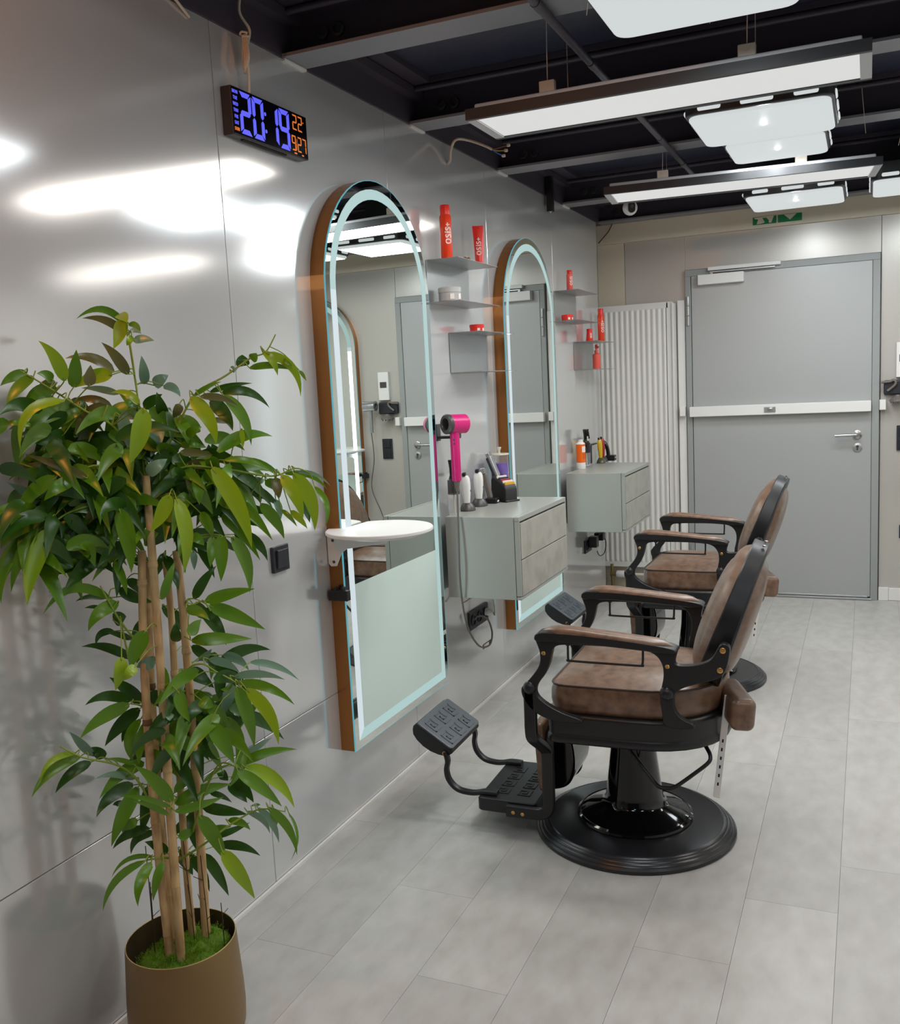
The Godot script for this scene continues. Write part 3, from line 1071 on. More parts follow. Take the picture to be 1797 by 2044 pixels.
func round_thing(called: String, label: String, category: String, at: Vector3, parts: Array, group := "") -> Node3D:
	var t := thing(called, label, category, at, 0.0, group)
	for p in parts:
		var m := Mb.new()
		m.lathe(PackedVector2Array(p[2]), Vector3.ZERO, Basis.IDENTITY, 28)
		put(p[0], m, p[1], t)
	return t


func label_word(t: Node3D, text: String, r: float, y: float, h: float, mat_: Material) -> void:
	# lettering that reads upwards on the side turned to the shop
	var out := Vector3(0.72, 0, 0.70).normalized()
	var up := Vector3.UP
	var side := up.cross(out)
	# text runs up: its x axis = up, its y axis = -side
	var b := Basis(up, -side, out)
	words("lettering", text, h, 0.0012, mat_, t, Transform3D(b, out * (r + 0.0003) + up * y))


func bottle_tall(at: Vector3, h: float, r: float, label: String, m: Material, text: String) -> void:
	var t := round_thing("spray_bottle", label, "bottle", at, [
		["body", m, [Vector2(0, 0), Vector2(r - 0.002, 0), Vector2(r, 0.003), Vector2(r, h * 0.79), Vector2(r - 0.003, h * 0.815), Vector2(r * 0.86, h * 0.825)]],
		["cap", M.red, [Vector2(r * 0.84, h * 0.82), Vector2(r * 0.84, h * 0.985), Vector2(r * 0.78, h), Vector2(0, h)]]])
	if text:
		label_word(t, text, r, h * 0.47, r * 1.05, M.print)


func jar(at: Vector3, r: float, h: float, label: String, m: Material, lid: Material) -> void:
	var t := round_thing("jar", label, "jar", at, [
		["body", m, [Vector2(0, 0), Vector2(r - 0.004, 0), Vector2(r, 0.004), Vector2(r, h * 0.62)]],
		["lid", lid, [Vector2(r * 0.97, h * 0.62), Vector2(r + 0.0015, h * 0.63), Vector2(r + 0.0015, h * 0.95), Vector2(r - 0.001, h), Vector2(0, h)]]])
	var b := Mb.new()
	for a in [0.15, 0.95]:
		var o := Vector3(cos(a), 0, sin(a))
		b.box(o * (r + 0.0004) + Vector3.UP * h * 0.33, Vector3(0.001, h * 0.36, r * 0.38), Basis(Vector3.UP, -a))
	put("label", b, M.print, t)


func products() -> void:
	var s := 1.817 + 0.170
	bottle_tall(Vector3(0.07, s, -3.615), 0.213, 0.0235, "tall orange spray bottle with white lettering on the upper shelf by the nearest mirror", M.orange, "OSiS+")
	# squeezed tube standing on its cap
	var t := thing("squeeze_tube", "red squeeze tube standing on its cap beside the tall orange bottle", "tube", Vector3(0.08, s, -3.945), -1.16)
	var rows := []
	for k in 9:
		var u := k / 8.0
		var row := PackedVector3Array()
		var rx := lerpf(0.0185, 0.025, u)
		var rz := lerpf(0.0185, 0.0015, pow(u, 1.3))
		for j in 24:
			var a := TAU * j / 24
			row.append(Vector3(cos(a) * rz, 0.024 + u * 0.150, -sin(a) * rx))
		rows.append(row)
	var m := Mb.new()
	m.grid(rows, true)
	m.fan(rows[8])
	put("body", m, M.red, t)
	var c := Mb.new()
	c.lathe(PackedVector2Array([Vector2(0, 0), Vector2(0.018, 0), Vector2(0.0195, 0.002), Vector2(0.0195, 0.025), Vector2(0.0, 0.026)]), Vector3.ZERO, Basis.IDENTITY, 24)
	put("cap", c, M.red, t)
	words("lettering", "OSiS+", 0.022, 0.001, M.print, t, Transform3D(Basis(Vector3.UP, Vector3(0, 0, 1), Vector3(1, 0, 0)), Vector3(0.0165, 0.085, 0)))
	var ho := Mb.new()
	ho.lathe(PackedVector2Array([Vector2(0.003, 0), Vector2(0.003, 0.001), Vector2(0, 0.001)]), Vector3(0.002, 0.163, 0.0), Basis(Vector3.BACK, -PI / 2), 10)
	put("hang_hole", ho, M.gap, t)
	var rock := Mb.new()
	for k in 9:
		rock.ball(Vector3(rng.randf_range(-0.014, 0.014), rng.randf_range(0.008, 0.022), rng.randf_range(-0.022, 0.022)), Vector3.ONE * rng.randf_range(0.007, 0.012), 8)
	tag(put("carved_trinket", rock, mat(Color(0.52, 0.36, 0.22), 0.6)), "small brown knobbly trinket between the orange bottle and red tube", "trinket")
	get_node("carved_trinket").position = Vector3(0.07, s, -3.835)
	jar(Vector3(0.07, 1.8185, -3.625), 0.046, 0.058, "wide pale grey jar on the bottom plate under the tall orange bottle", mat(Color(0.70, 0.70, 0.695), 0.4), mat(Color(0.72, 0.72, 0.715), 0.4))
	jar(Vector3(0.07, 1.534 + 0.170, -3.905), 0.031, 0.034, "red lidded jar alone on the lower shelf left of the second mirror", M.red, M.red)
	bottle_tall(Vector3(0.07, 1.813 + 0.170, -5.36), 0.115, 0.0175, "short salmon pink bottle on the shelf right of the second mirror", M.salmon, "OSiS")
	jar(Vector3(0.055, 1.8145, -5.34), 0.032, 0.034, "red lidded jar under the salmon bottle", M.red, M.red)
	bottle_tall(Vector3(0.07, 1.536 + 0.170, -6.035), 0.212, 0.021, "tall orange spray bottle in front of the white radiator", M.orange, "OSiS+")
	var sj := round_thing("tapered_jar", "small red tapered bottle beside the tall bottle near the radiator", "bottle", Vector3(0.08, 1.706, -5.715), [
		["body", M.red, [Vector2(0, 0), Vector2(0.021, 0), Vector2(0.022, 0.003), Vector2(0.0165, 0.052)]],
		["cap", M.red, [Vector2(0.0165, 0.052), Vector2(0.0165, 0.072), Vector2(0.015, 0.074), Vector2(0, 0.074)]]])
	label_word(sj, "OSiS", 0.019, 0.03, 0.012, M.print)
	var sp := round_thing("pump_bottle", "salmon pump spray bottle on the bottom plate of the rear lower shelf", "bottle", Vector3(0.07, 1.5375, -5.905), [
		["body", M.salmon, [Vector2(0, 0), Vector2(0.023, 0), Vector2(0.0245, 0.003), Vector2(0.0245, 0.090), Vector2(0.010, 0.100), Vector2(0.010, 0.104)]],
		["collar", M.salmon, [Vector2(0.012, 0.102), Vector2(0.012, 0.116), Vector2(0.0, 0.117)]]])
	var nz := Mb.new()
	nz.rbox(Vector3(0.004, 0.135, 0), Vector3(0.026, 0.014, 0.014), 0.004)
	nz.tube(PackedVector3Array([Vector3(0, 0.116, 0), Vector3(0, 0.132, 0)]), 0.006, 10)
	nz.rbox(Vector3(0.000, 0.146, 0), Vector3(0.016, 0.012, 0.013), 0.004)
	put("pump_head", nz, M.salmon, sp)
	worktop_near()
	worktop_far()


func mist_bottle(at: Vector3, label: String) -> void:
	var t := thing("mist_bottle", label, "bottle", at)
	var g := Mb.new()
	g.lathe(PackedVector2Array([Vector2(0, 0), Vector2(0.0235, 0), Vector2(0.025, 0.003), Vector2(0.025, 0.085)]), Vector3.ZERO, Basis.IDENTITY, 28)
	put("clear_bottom", g, M.clear, t)
	var w := Mb.new()
	w.tube(PackedVector3Array([Vector3(0.002, 0.006, 0.0), Vector3(0, 0.12, 0)]), 0.003, 8)
	put("dip_tube", w, M.cord, t)
	var s := Mb.new()
	s.lathe(PackedVector2Array([Vector2(0.025, 0.085), Vector2(0.025, 0.145), Vector2(0.019, 0.150)]), Vector3.ZERO, Basis.IDENTITY, 28)
	put("smoked_top", s, M.smoke, t)
	var c := Mb.new()
	c.lathe(PackedVector2Array([Vector2(0.0195, 0.148), Vector2(0.014, 0.165), Vector2(0.0145, 0.195), Vector2(0.019, 0.226), Vector2(0.017, 0.230), Vector2(0, 0.230)]), Vector3.ZERO, Basis.IDENTITY, 28)
	c.rbox(Vector3(0.018, 0.196, 0.008), Vector3(0.012, 0.050, 0.012), 0.004, Basis(Vector3.BACK, 0.15))
	put("pump_head", c, M.black_gloss, t)
	var n := Mb.new()
	n.rbox(Vector3(0.014, 0.172, 0.012), Vector3(0.010, 0.030, 0.012), 0.004)
	put("nozzle", n, M.cord, t)


func clipper(at: Vector3, turn: float, lean: float, label: String, body_m: Material, dock_m: Material, k := 1.0) -> void:
	var t := thing("hair_clipper", label, "clipper", at, turn, "hair clippers on charging stands")
	var d := Mb.new()
	d.lathe(PackedVector2Array([Vector2(0, 0), Vector2(0.034, 0), Vector2(0.036, 0.003), Vector2(0.033, 0.014), Vector2(0.022, 0.030), Vector2(0.018, 0.034), Vector2(0, 0.034)]), Vector3.ZERO, Basis.IDENTITY, 28, k, k)
	put("charging_stand", d, dock_m, t)
	var tilt := Basis(Vector3.BACK, lean)
	var rows := []
	for q in [[0.026, 0.60], [0.05, 0.74], [0.085, 0.94], [0.115, 1.0], [0.138, 0.92], [0.150, 0.62]]:
		var row := PackedVector3Array()
		for p in round_rect(0.040 * q[1], 0.050 * q[1], 0.015 * q[1], 4):
			row.append(tilt * Vector3(p.x * k, q[0], -p.y * k))
		rows.append(row)
	var b := Mb.new()
	b.grid(rows, true, true)
	b.fan(rows[5])
	put("body", b, body_m, t)
	var bl := Mb.new()
	bl.rbox(tilt * Vector3(-0.004, 0.156, 0), Vector3(0.014, 0.014, 0.044) * k, 0.002, tilt)
	put("blade", bl, M.gap, t)
	var sw := Mb.new()
	sw.ball(tilt * Vector3(0.0185 * k, 0.085, 0.004), Vector3(0.003, 0.005, 0.004), 8)
	put("power_button", sw, M.gap, t)


func worktop_near() -> void:
	var y := 0.945
	mist_bottle(Vector3(0.055, y, -3.60), "clear mist spray bottle with black pump at the near corner of the drawer unit")
	clipper(Vector3(0.065, y, -3.715), 0.3, 0.03, "white hair clipper on dark stand next to the mist bottle", M.white, M.grey_dark)
	clipper(Vector3(0.062, y, -3.86), 0.3, 0.0, "taller white hair clipper on dark stand, second from the mist bottle", M.white, M.grey_dark, 1.05)
	var t := thing("trimmer", "slim silver trimmer leaning in a black stand beside the white clippers", "trimmer", Vector3(0.075, y, -3.955))
	var b := Mb.new()
	b.rbox(Vector3(0.012, 0.012, 0), Vector3(0.055, 0.024, 0.044), 0.004)
	put("charging_stand", b, M.black, t)
	var pl := Mb.new()
	pl.rbox(Vector3(0.0402, 0.010, 0.0), Vector3(0.001, 0.008, 0.020), 0.0004)
	put("plate", pl, M.print, t)
	var lean := Basis(Vector3.BACK, 0.20)
	var bo := Mb.new()
	bo.rbox(Vector3(-0.008, 0.078, 0), Vector3(0.024, 0.120, 0.028), 0.009, lean)
	put("body", bo, M.taupe, t)
	var hd := Mb.new()
	hd.rbox(Vector3(-0.024, 0.146, 0), Vector3(0.022, 0.028, 0.034), 0.004, lean)
	put("head", hd, M.steel, t)
	# dark comb box with a clipper stuck in it
	var c := thing("comb_dock", "black rounded dock holding comb guards, in front of the violet jar", "dock", Vector3(0.115, y, -4.035), 0.0)
	var sd := PackedVector2Array([Vector2(-0.055, 0), Vector2(0.055, 0), Vector2(0.056, 0.055), Vector2(0.046, 0.078), Vector2(0.026, 0.088), Vector2(-0.040, 0.118), Vector2(-0.052, 0.10)])
	var m := Mb.new()
	m.slab(sd, 0.075, 0.008, Transform3D(Basis(Vector3(0.86, 0, 0.5), Vector3.UP, Vector3(-0.5, 0, 0.86)), Vector3.ZERO))
	put("body", m, M.black_soft, c)
	for k in 5:
		var g := Mb.new()
		g.rbox(Vector3(0.86, 0, 0.5) * (-0.014 + k * 0.014) + Vector3(0, 0.108 - k * 0.0065, 0), Vector3(0.007, 0.016, 0.058), 0.002, Basis(Vector3(0.86, 0, 0.5), Vector3.UP, Vector3(-0.5, 0, 0.86)))
		put("comb_guard", g, [M.print, M.print_dark, mat(Color(0.62, 0.16, 0.2), 0.4), M.print, mat(Color(0.85, 0.65, 0.12), 0.4)][k], c)
	var f := Mb.new()
	f.rbox(Vector3(0, 0.004, 0), Vector3(0.124, 0.008, 0.085), 0.003, Basis(Vector3(0.86, 0, 0.5), Vector3.UP, Vector3(-0.5, 0, 0.86)))
	put("foot", f, M.black_gloss, c)
	var h := thing("hair_clipper", "silver and black clipper leaning out of the comb dock", "clipper", Vector3(0.085, y + 0.09, -4.055))
	var tilt := Basis(Vector3(0.5, 0, -0.86).normalized(), 0.0) * Basis(Vector3(0, 0, 1), 0.38)
	var hb := Mb.new()
	hb.rbox(tilt * Vector3(0.006, 0.062, 0), Vector3(0.014, 0.125, 0.036), 0.005, tilt)
	put("body", hb, M.steel_soft, h)
	var hb2 := Mb.new()
	hb2.rbox(tilt * Vector3(-0.006, 0.060, 0), Vector3(0.014, 0.118, 0.038), 0.005, tilt)
	put("back_shell", hb2, M.anthracite, h)
	var hb3 := Mb.new()
	hb3.rbox(tilt * Vector3(0.002, 0.130, 0), Vector3(0.020, 0.018, 0.034), 0.003, tilt)
	put("blade", hb3, M.steel, h)
	# disinfectant jar
	var v := thing("disinfectant_jar", "glass jar of violet disinfectant with a clear knob lid", "jar", Vector3(0.062, y, -4.132))
	var gl := Mb.new()
	gl.lathe(PackedVector2Array([Vector2(0, 0), Vector2(0.040, 0), Vector2(0.042, 0.003), Vector2(0.042, 0.200), Vector2(0.044, 0.204)]), Vector3.ZERO, Basis.IDENTITY, 32)
	put("glass", gl, M.clear, v)
	var li := Mb.new()
	li.lathe(PackedVector2Array([Vector2(0, 0.006), Vector2(0.0395, 0.006), Vector2(0.0395, 0.166), Vector2(0, 0.166)]), Vector3.ZERO, Basis.IDENTITY, 32)
	put("liquid", li, M.violet, v)
	var ld := Mb.new()
	ld.lathe(PackedVector2Array([Vector2(0, 0.203), Vector2(0.045, 0.203), Vector2(0.046, 0.206), Vector2(0.044, 0.211), Vector2(0.006, 0.213), Vector2(0.005, 0.222), Vector2(0.011, 0.236), Vector2(0.010, 0.240), Vector2(0, 0.241)]), Vector3.ZERO, Basis.IDENTITY, 28)
	put("lid", ld, mat(Color(0.80, 0.80, 0.74), 0.12), v)
	var rod := Mb.new()
	rod.tube(PackedVector3Array([Vector3(0, 0.166, 0), Vector3(0, 0.204, 0)]), 0.0022, 8)
	put("lift_rod", rod, M.steel, v)


func worktop_far() -> void:
	var y := 0.945
	var t := round_thing("spray_can", "orange and white cleaning spray can on the far drawer unit", "can", Vector3(0.058, y, -5.52), [
		["white_foot", M.white, [Vector2(0, 0), Vector2(0.026, 0), Vector2(0.0275, 0.003), Vector2(0.0275, 0.038)]],
		["orange_wrap", mat(Color(0.93, 0.40, 0.03), 0.35), [Vector2(0.0276, 0.038), Vector2(0.0276, 0.148)]],
		["shoulder", M.white, [Vector2(0.0275, 0.148), Vector2(0.026, 0.153), Vector2(0.014, 0.163)]],
		["cap", M.white, [Vector2(0.014, 0.160), Vector2(0.014, 0.174), Vector2(0.0, 0.176)]]])
	var lb := Mb.new()
	for k in 7:
		var a := -0.1 + k * 0.17
		lb.box(Vector3(cos(a), 0, sin(a)) * 0.0277 + Vector3.UP * 0.118, Vector3(0.0008, 0.036, 0.0050), Basis(Vector3.UP, -a))
	put("label", lb, M.print, t)
	var li := Mb.new()
	for k in 6:
		li.box(Vector3(cos(0.45), 0, sin(0.45)) * 0.0272 + Vector3.UP * (0.062 + k * 0.0065), Vector3(0.0015, 0.0016, 0.020), Basis(Vector3.UP, -0.45))
	put("small_print", li, mat(Color(0.55, 0.2, 0.05), 0.5), t)
	mist_bottle(Vector3(0.055, y, -5.655), "clear mist spray bottle with black pump beside the orange can")
	var dk := thing("charging_rack", "dark rack with a blue light behind the yellow clipper", "rack", Vector3(0.028, y, -5.80))
	var m := Mb.new()
	m.rbox(Vector3(-0.005, 0.060, 0), Vector3(0.034, 0.118, 0.085), 0.005)
	m.rbox(Vector3(-0.005, 0.117, -0.12), Vector3(0.02, 0.008, 0.18), 0.002)
	put("body", m, M.anthracite, dk)
	var led := Mb.new()
	led.rbox(Vector3(0.0125, 0.092, 0.025), Vector3(0.002, 0.012, 0.020), 0.0008)
	put("blue_light", led, glow(Color(0.2, 0.35, 0.95), 0.9), dk)
	clipper(Vector3(0.088, y, -5.875), 0.3, 0.05, "yellow trimmed hair clipper on the far drawer unit", mat(Color(0.80, 0.66, 0.12), 0.3), mat(Color(0.30, 0.30, 0.20), 0.3), 0.8)
	clipper(Vector3(0.080, y, -5.965), 0.3, 0.05, "red trimmed hair clipper behind the yellow one", mat(Color(0.62, 0.16, 0.17), 0.35), M.grey_dark, 0.8)
	var b := thing("trimmer", "curved black trimmer leaning on its black stand by the radiator", "trimmer", Vector3(0.095, y, -6.05))
	var s := Mb.new()
	s.rbox(Vector3(0.012, 0.018, 0), Vector3(0.062, 0.036, 0.055), 0.005)
	put("charging_stand", s, M.black, b)
	var c := Mb.new()
	var pts := curve([Vector3(-0.002, 0.034, 0), Vector3(-0.008, 0.075, 0), Vector3(-0.020, 0.108, 0), Vector3(-0.046, 0.132, 0)], 4)
	c.sweep(pts, round_rect(0.022, 0.034, 0.009, 3), Vector3(0, 0, 1))
	put("body", c, M.black_gloss, b)
	var p := Mb.new()
	p.rbox(Vector3(0.0435, 0.020, 0.0), Vector3(0.001, 0.006, 0.022), 0.0004)
	put("plate", p, M.print, b)


# ---------------------------------------------------------------- clock, switches, cords
func seven(on: Array, at: Vector2, w: float, h: float, th: float, m: Mb, z: float) -> void:
	# segments: 0 top, 1 upper right, 2 lower right, 3 foot, 4 lower left, 5 upper left, 6 middle
	var g := th * 0.10
	var y := [h / 2 - th / 2, -h / 2 + th / 2, 0.0]
	for s in on:
		var p := PackedVector2Array()
		if s in [0, 3, 6]:
			var cy: float = y[{0: 0, 3: 1, 6: 2}[s]]
			var a := w / 2 - g - th * 0.12
			if s == 6:
				p = PackedVector2Array([Vector2(-a + th * 0.1, cy), Vector2(-a + th * 0.6, cy - th / 2), Vector2(a - th * 0.6, cy - th / 2), Vector2(a - th * 0.1, cy), Vector2(a - th * 0.6, cy + th / 2), Vector2(-a + th * 0.6, cy + th / 2)])
			else:
				var o := th / 2 if s == 0 else -th / 2
				p = PackedVector2Array([Vector2(-a, cy + o), Vector2(a, cy + o), Vector2(a - th * 0.85, cy - o), Vector2(-a + th * 0.85, cy - o)])
		else:
			var sx := 1.0 if s in [1, 2] else -1.0
			var sy := 1.0 if s in [1, 5] else -1.0
			var xo := sx * (w / 2)
			var xi := sx * (w / 2 - th)
			var top := sy * (h / 2 - g - th * 0.25)
			p = PackedVector2Array([Vector2(xo, top), Vector2(xi, top - sy * th * 0.75), Vector2(xi, sy * (g + th * 0.45)), Vector2((xo + xi) / 2, sy * g), Vector2(xo, sy * (g + th * 0.45))])
		for i in p.size():
			p[i] += at
		m.slab(p, 0.0008, 0.0, Transform3D(Basis.IDENTITY, Vector3(0, 0, z)))


const DIGITS := {"0": [0, 1, 2, 3, 4, 5], "1": [1, 2], "2": [0, 1, 6, 4, 3], "7": [0, 1, 2], "9": [0, 1, 2, 3, 5, 6]}

func clock() -> void:
	# local x along the wall (away from the viewer), local z out of it
	var t := thing("wall_clock", "black digital wall clock with blue figures showing 20:19", "clock", Vector3(0.0, 2.261, -2.458), PI / 2)
	var w := 0.384
	var h := 0.130
	var b := Mb.new()
	b.rbox(Vector3(0, 0, 0.017), Vector3(w, h, 0.034), 0.003)
	put("case", b, mat(Color(0.17, 0.125, 0.115), 0.4), t)
	var s := Mb.new()
	s.rbox(Vector3(0, 0, 0.0345), Vector3(w - 0.004, h - 0.004, 0.002), 0.0008, Basis.IDENTITY, 1)
	put("screen", s, M.screen, t)
	var blue := glow(Color(0.36, 0.37, 0.95), 0.92)
	var amber := glow(Color(0.86, 0.45, 0.16), 0.85)
	var z := 0.0362
	var xs := [-0.131, -0.070, 0.003, 0.0635]
	for k in 4:
		var m := Mb.new()
		seven(DIGITS["2019"[k]], Vector2(xs[k], 0.0), 0.055, 0.113, 0.0138, m, z)
		put("digit", m, blue, t)
	var co := Mb.new()
	for y: float in [0.022, -0.026]:
		co.lathe(PackedVector2Array([Vector2(0.0052, 0), Vector2(0.0052, 0.0008), Vector2(0, 0.0008)]), Vector3(-0.0345, y, z - 0.0004), Basis(Vector3.RIGHT, PI / 2), 14)
	put("colon", co, blue, t)
	for k in 2:
		var m := Mb.new()
		seven(DIGITS["2"], Vector2(0.1215 + k * 0.030, 0.034), 0.0235, 0.044, 0.0040, m, z)
		put("small_digit", m, amber, t)
	for k in 3:
		var m := Mb.new()
		seven(DIGITS["927"[k]], Vector2([0.111, 0.1425, 0.1685][k], -0.028), 0.0215, 0.044, 0.0040, m, z)
		put("small_digit", m, amber, t)
	var sl := Mb.new()
	sl.box(Vector3(0.127, -0.030, z), Vector3(0.0014, 0.034, 0.0008), Basis(Vector3.BACK, -0.15))
	sl.lathe(PackedVector2Array([Vector2(0.002, 0), Vector2(0.002, 0.0008), Vector2(0, 0.0008)]), Vector3(0.170, 0.042, z - 0.0004), Basis(Vector3.RIGHT, PI / 2), 8)
	sl.box(Vector3(0.118, -0.057, z), Vector3(0.014, 0.004, 0.0008))
	sl.box(Vector3(0.158, -0.057, z), Vector3(0.010, 0.004, 0.0008))
	put("small_mark", sl, amber, t)
	var days := ["MON", "TUE", "WED", "THU", "FRI", "SAT", "SUN"]
	for k in 7:
		words("day", days[k], 0.0082, 0.0008, amber if k == 6 else blue, t, Transform3D(Basis.IDENTITY.scaled(Vector3(1.0, 1.15, 1)), Vector3(-0.1765, 0.050 - k * 0.0165, z)))
	var u := Mb.new()
	u.box(Vector3(-0.02, -h / 2 - 0.001, 0.016), Vector3(0.22, 0.003, 0.010))
	put("slot", u, M.gap, t)
	# its lead, coiled up and tied below the ceiling
	var c := thing("clock_cable", "white clock lead tied in a bundle below the ceiling", "cable", Vector3(0.03, 2.326, -2.36))
	var m1 := Mb.new()
	m1.tube(curve([Vector3(0, 0, 0.0), Vector3(0.004, 0.05, 0.002), Vector3(0.004, 0.12, 0.0), Vector3(0.010, 0.17, -0.01), Vector3(-0.006, 0.22, 0.01), Vector3(0.012, 0.31, 0.0)], 6), 0.004, 7)
	put("lead", m1, M.cord, c)
	for k in 3:
		var m2 := Mb.new()
		var o := (k - 1) * 0.006
		m2.tube(curve([Vector3(o, 0.155, 0.004), Vector3(0.010 + o, 0.10, 0.012), Vector3(o, 0.055 + k * 0.012, 0.004), Vector3(-0.008 + o, 0.10, -0.004), Vector3(o, 0.150, 0.0)], 6), 0.0035, 6)
		put("loop", m2, M.cord, c)
	var m3 := Mb.new()
	m3.tube(curve([Vector3(0.012, 0.158, 0.004), Vector3(0, 0.160, 0.014), Vector3(-0.012, 0.157, 0.004), Vector3(0, 0.154, -0.01), Vector3(0.012, 0.150, 0.002), Vector3(0, 0.148, 0.014)], 5), 0.003, 6)
	put("tie", m3, M.cord, c)


func switch_plate(called: String, label: String, category: String, at: Vector3, turn: float, n: int, socket: bool) -> void:
	var t := thing(called, label, category, at, turn)
	var w := 0.084
	for k in n:
		var x := 0.0
		var y := 0.0
		if socket:
			x = (k - (n - 1) / 2.0) * 0.074
		else:
			y = (k - (n - 1) / 2.0) * 0.074
		var m := Mb.new()
		m.rbox(Vector3(x, y, 0.006), Vector3(w if not socket else 0.078, w if socket else 0.080, 0.012), 0.003)
		put("frame", m, M.anthracite, t)
		var b := Mb.new()
		if socket:
			b.lathe(PackedVector2Array([Vector2(0.026, 0.0), Vector2(0.026, 0.004), Vector2(0.021, 0.005), Vector2(0.020, -0.004), Vector2(0, -0.004)]), Vector3(x, y, 0.0115), Basis(Vector3.RIGHT, PI / 2), 24)
			put("socket_well", b, M.black_soft, t)
		else:
			b.rbox(Vector3(x, y, 0.0145), Vector3(0.058, 0.058, 0.009), 0.003, Basis(Vector3.RIGHT, 0.07))
			put("rocker", b, M.anthracite, t)


func hair_dryer() -> void:
	var t := thing("hair_dryer", "pink hair dryer with grey collar hanging between mirror and drawer unit", "hair dryer", Vector3(0.105, 1.325, -3.535))
	var ax := Vector3(-0.52, 0.03, 0.85).normalized()
	var b := Basis(ax.cross(Vector3(0, 0, 1)).normalized(), ax, Vector3.UP)
	b.x = ax.cross(Vector3.UP).normalized()
	b.z = b.x.cross(ax).normalized()
	var m := Mb.new()
	m.lathe(PackedVector2Array([Vector2(0.020, -0.052), Vector2(0.034, -0.052), Vector2(0.039, -0.046), Vector2(0.039, 0.030)]), Vector3.ZERO, b, 36)
	put("barrel", m, M.pink, t)
	var r := Mb.new()
	r.lathe(PackedVector2Array([Vector2(0.0395, 0.030), Vector2(0.0405, 0.034), Vector2(0.0405, 0.046), Vector2(0.036, 0.050), Vector2(0.025, 0.050), Vector2(0.023, 0.046), Vector2(0.023, -0.03)]), Vector3.ZERO, b, 36)
	put("collar", r, M.grey_dark, t)
	var k := Mb.new()
	k.lathe(PackedVector2Array([Vector2(0.023, 0.0), Vector2(0.0, 0.0)]), Vector3.ZERO, b, 24)
	k.lathe(PackedVector2Array([Vector2(0.0, -0.052), Vector2(0.022, -0.052)]), Vector3.ZERO, b, 24)
	put("air_duct", k, M.gap, t)
	var h := Mb.new()
	h.lathe(PackedVector2Array([Vector2(0, -0.232), Vector2(0.017, -0.232), Vector2(0.0195, -0.228), Vector2(0.0195, -0.03)]), ax * 0.006, Basis.IDENTITY, 28)
	put("handle", h, M.pink, t)
	var bt := Mb.new()
	for y: float in [-0.062, -0.078]:
		bt.ball(ax * 0.006 + Vector3(0.004, y, 0.0185), Vector3(0.004, 0.005, 0.003), 8)
	put("button", bt, M.grey_dark, t)
	var c := Mb.new()
	c.lathe(PackedVector2Array([Vector2(0, -0.275), Vector2(0.006, -0.275), Vector2(0.014, -0.232)]), ax * 0.006, Basis.IDENTITY, 20)
	put("cable_sleeve", c, M.taupe, t)
	var o := Mb.new()
	o.tube(curve([ax * 0.006 + Vector3(0, -0.27, 0), Vector3(0.004, -0.45, 0.03), Vector3(0.003, -0.66, 0.035), Vector3(0.0, -0.84, -0.02), Vector3(-0.01, -0.97, -0.16), Vector3(-0.02, -1.01, -0.31), Vector3(-0.03, -0.97, -0.375), Vector3(-0.04, -0.90, -0.35), Vector3(-0.06, -0.875, -0.30), Vector3(-0.07, -0.885, -0.27)], 7), 0.0042, 8)
	put("cord", o, M.cord_grey, t)
	var g := Mb.new()
	g.rbox(Vector3(-0.022, -1.000, -0.29), Vector3(0.002, 0.022, 0.105), 0.0008)
	put("tag", g, M.grey_dark, t)
	var g2 := Mb.new()
	g2.rbox(Vector3(-0.0205, -1.000, -0.275), Vector3(0.002, 0.014, 0.06), 0.0008)
	put("tag_print", g2, M.print, t)
	# wall hook that carries it
	var w := thing("dryer_holder", "dark wall bracket behind the pink hair dryer", "holder", Vector3(0.0, 1.29, -3.575))
	var q := Mb.new()
	q.rbox(Vector3(0.006, 0, 0), Vector3(0.012, 0.07, 0.04), 0.003)
	q.rbox(Vector3(0.055, -0.02, 0.0), Vector3(0.10, 0.012, 0.03), 0.004)
	q.rbox(Vector3(0.10, -0.012, 0.0), Vector3(0.014, 0.028, 0.03), 0.004)
	put("hook", q, M.grey_dark, w)


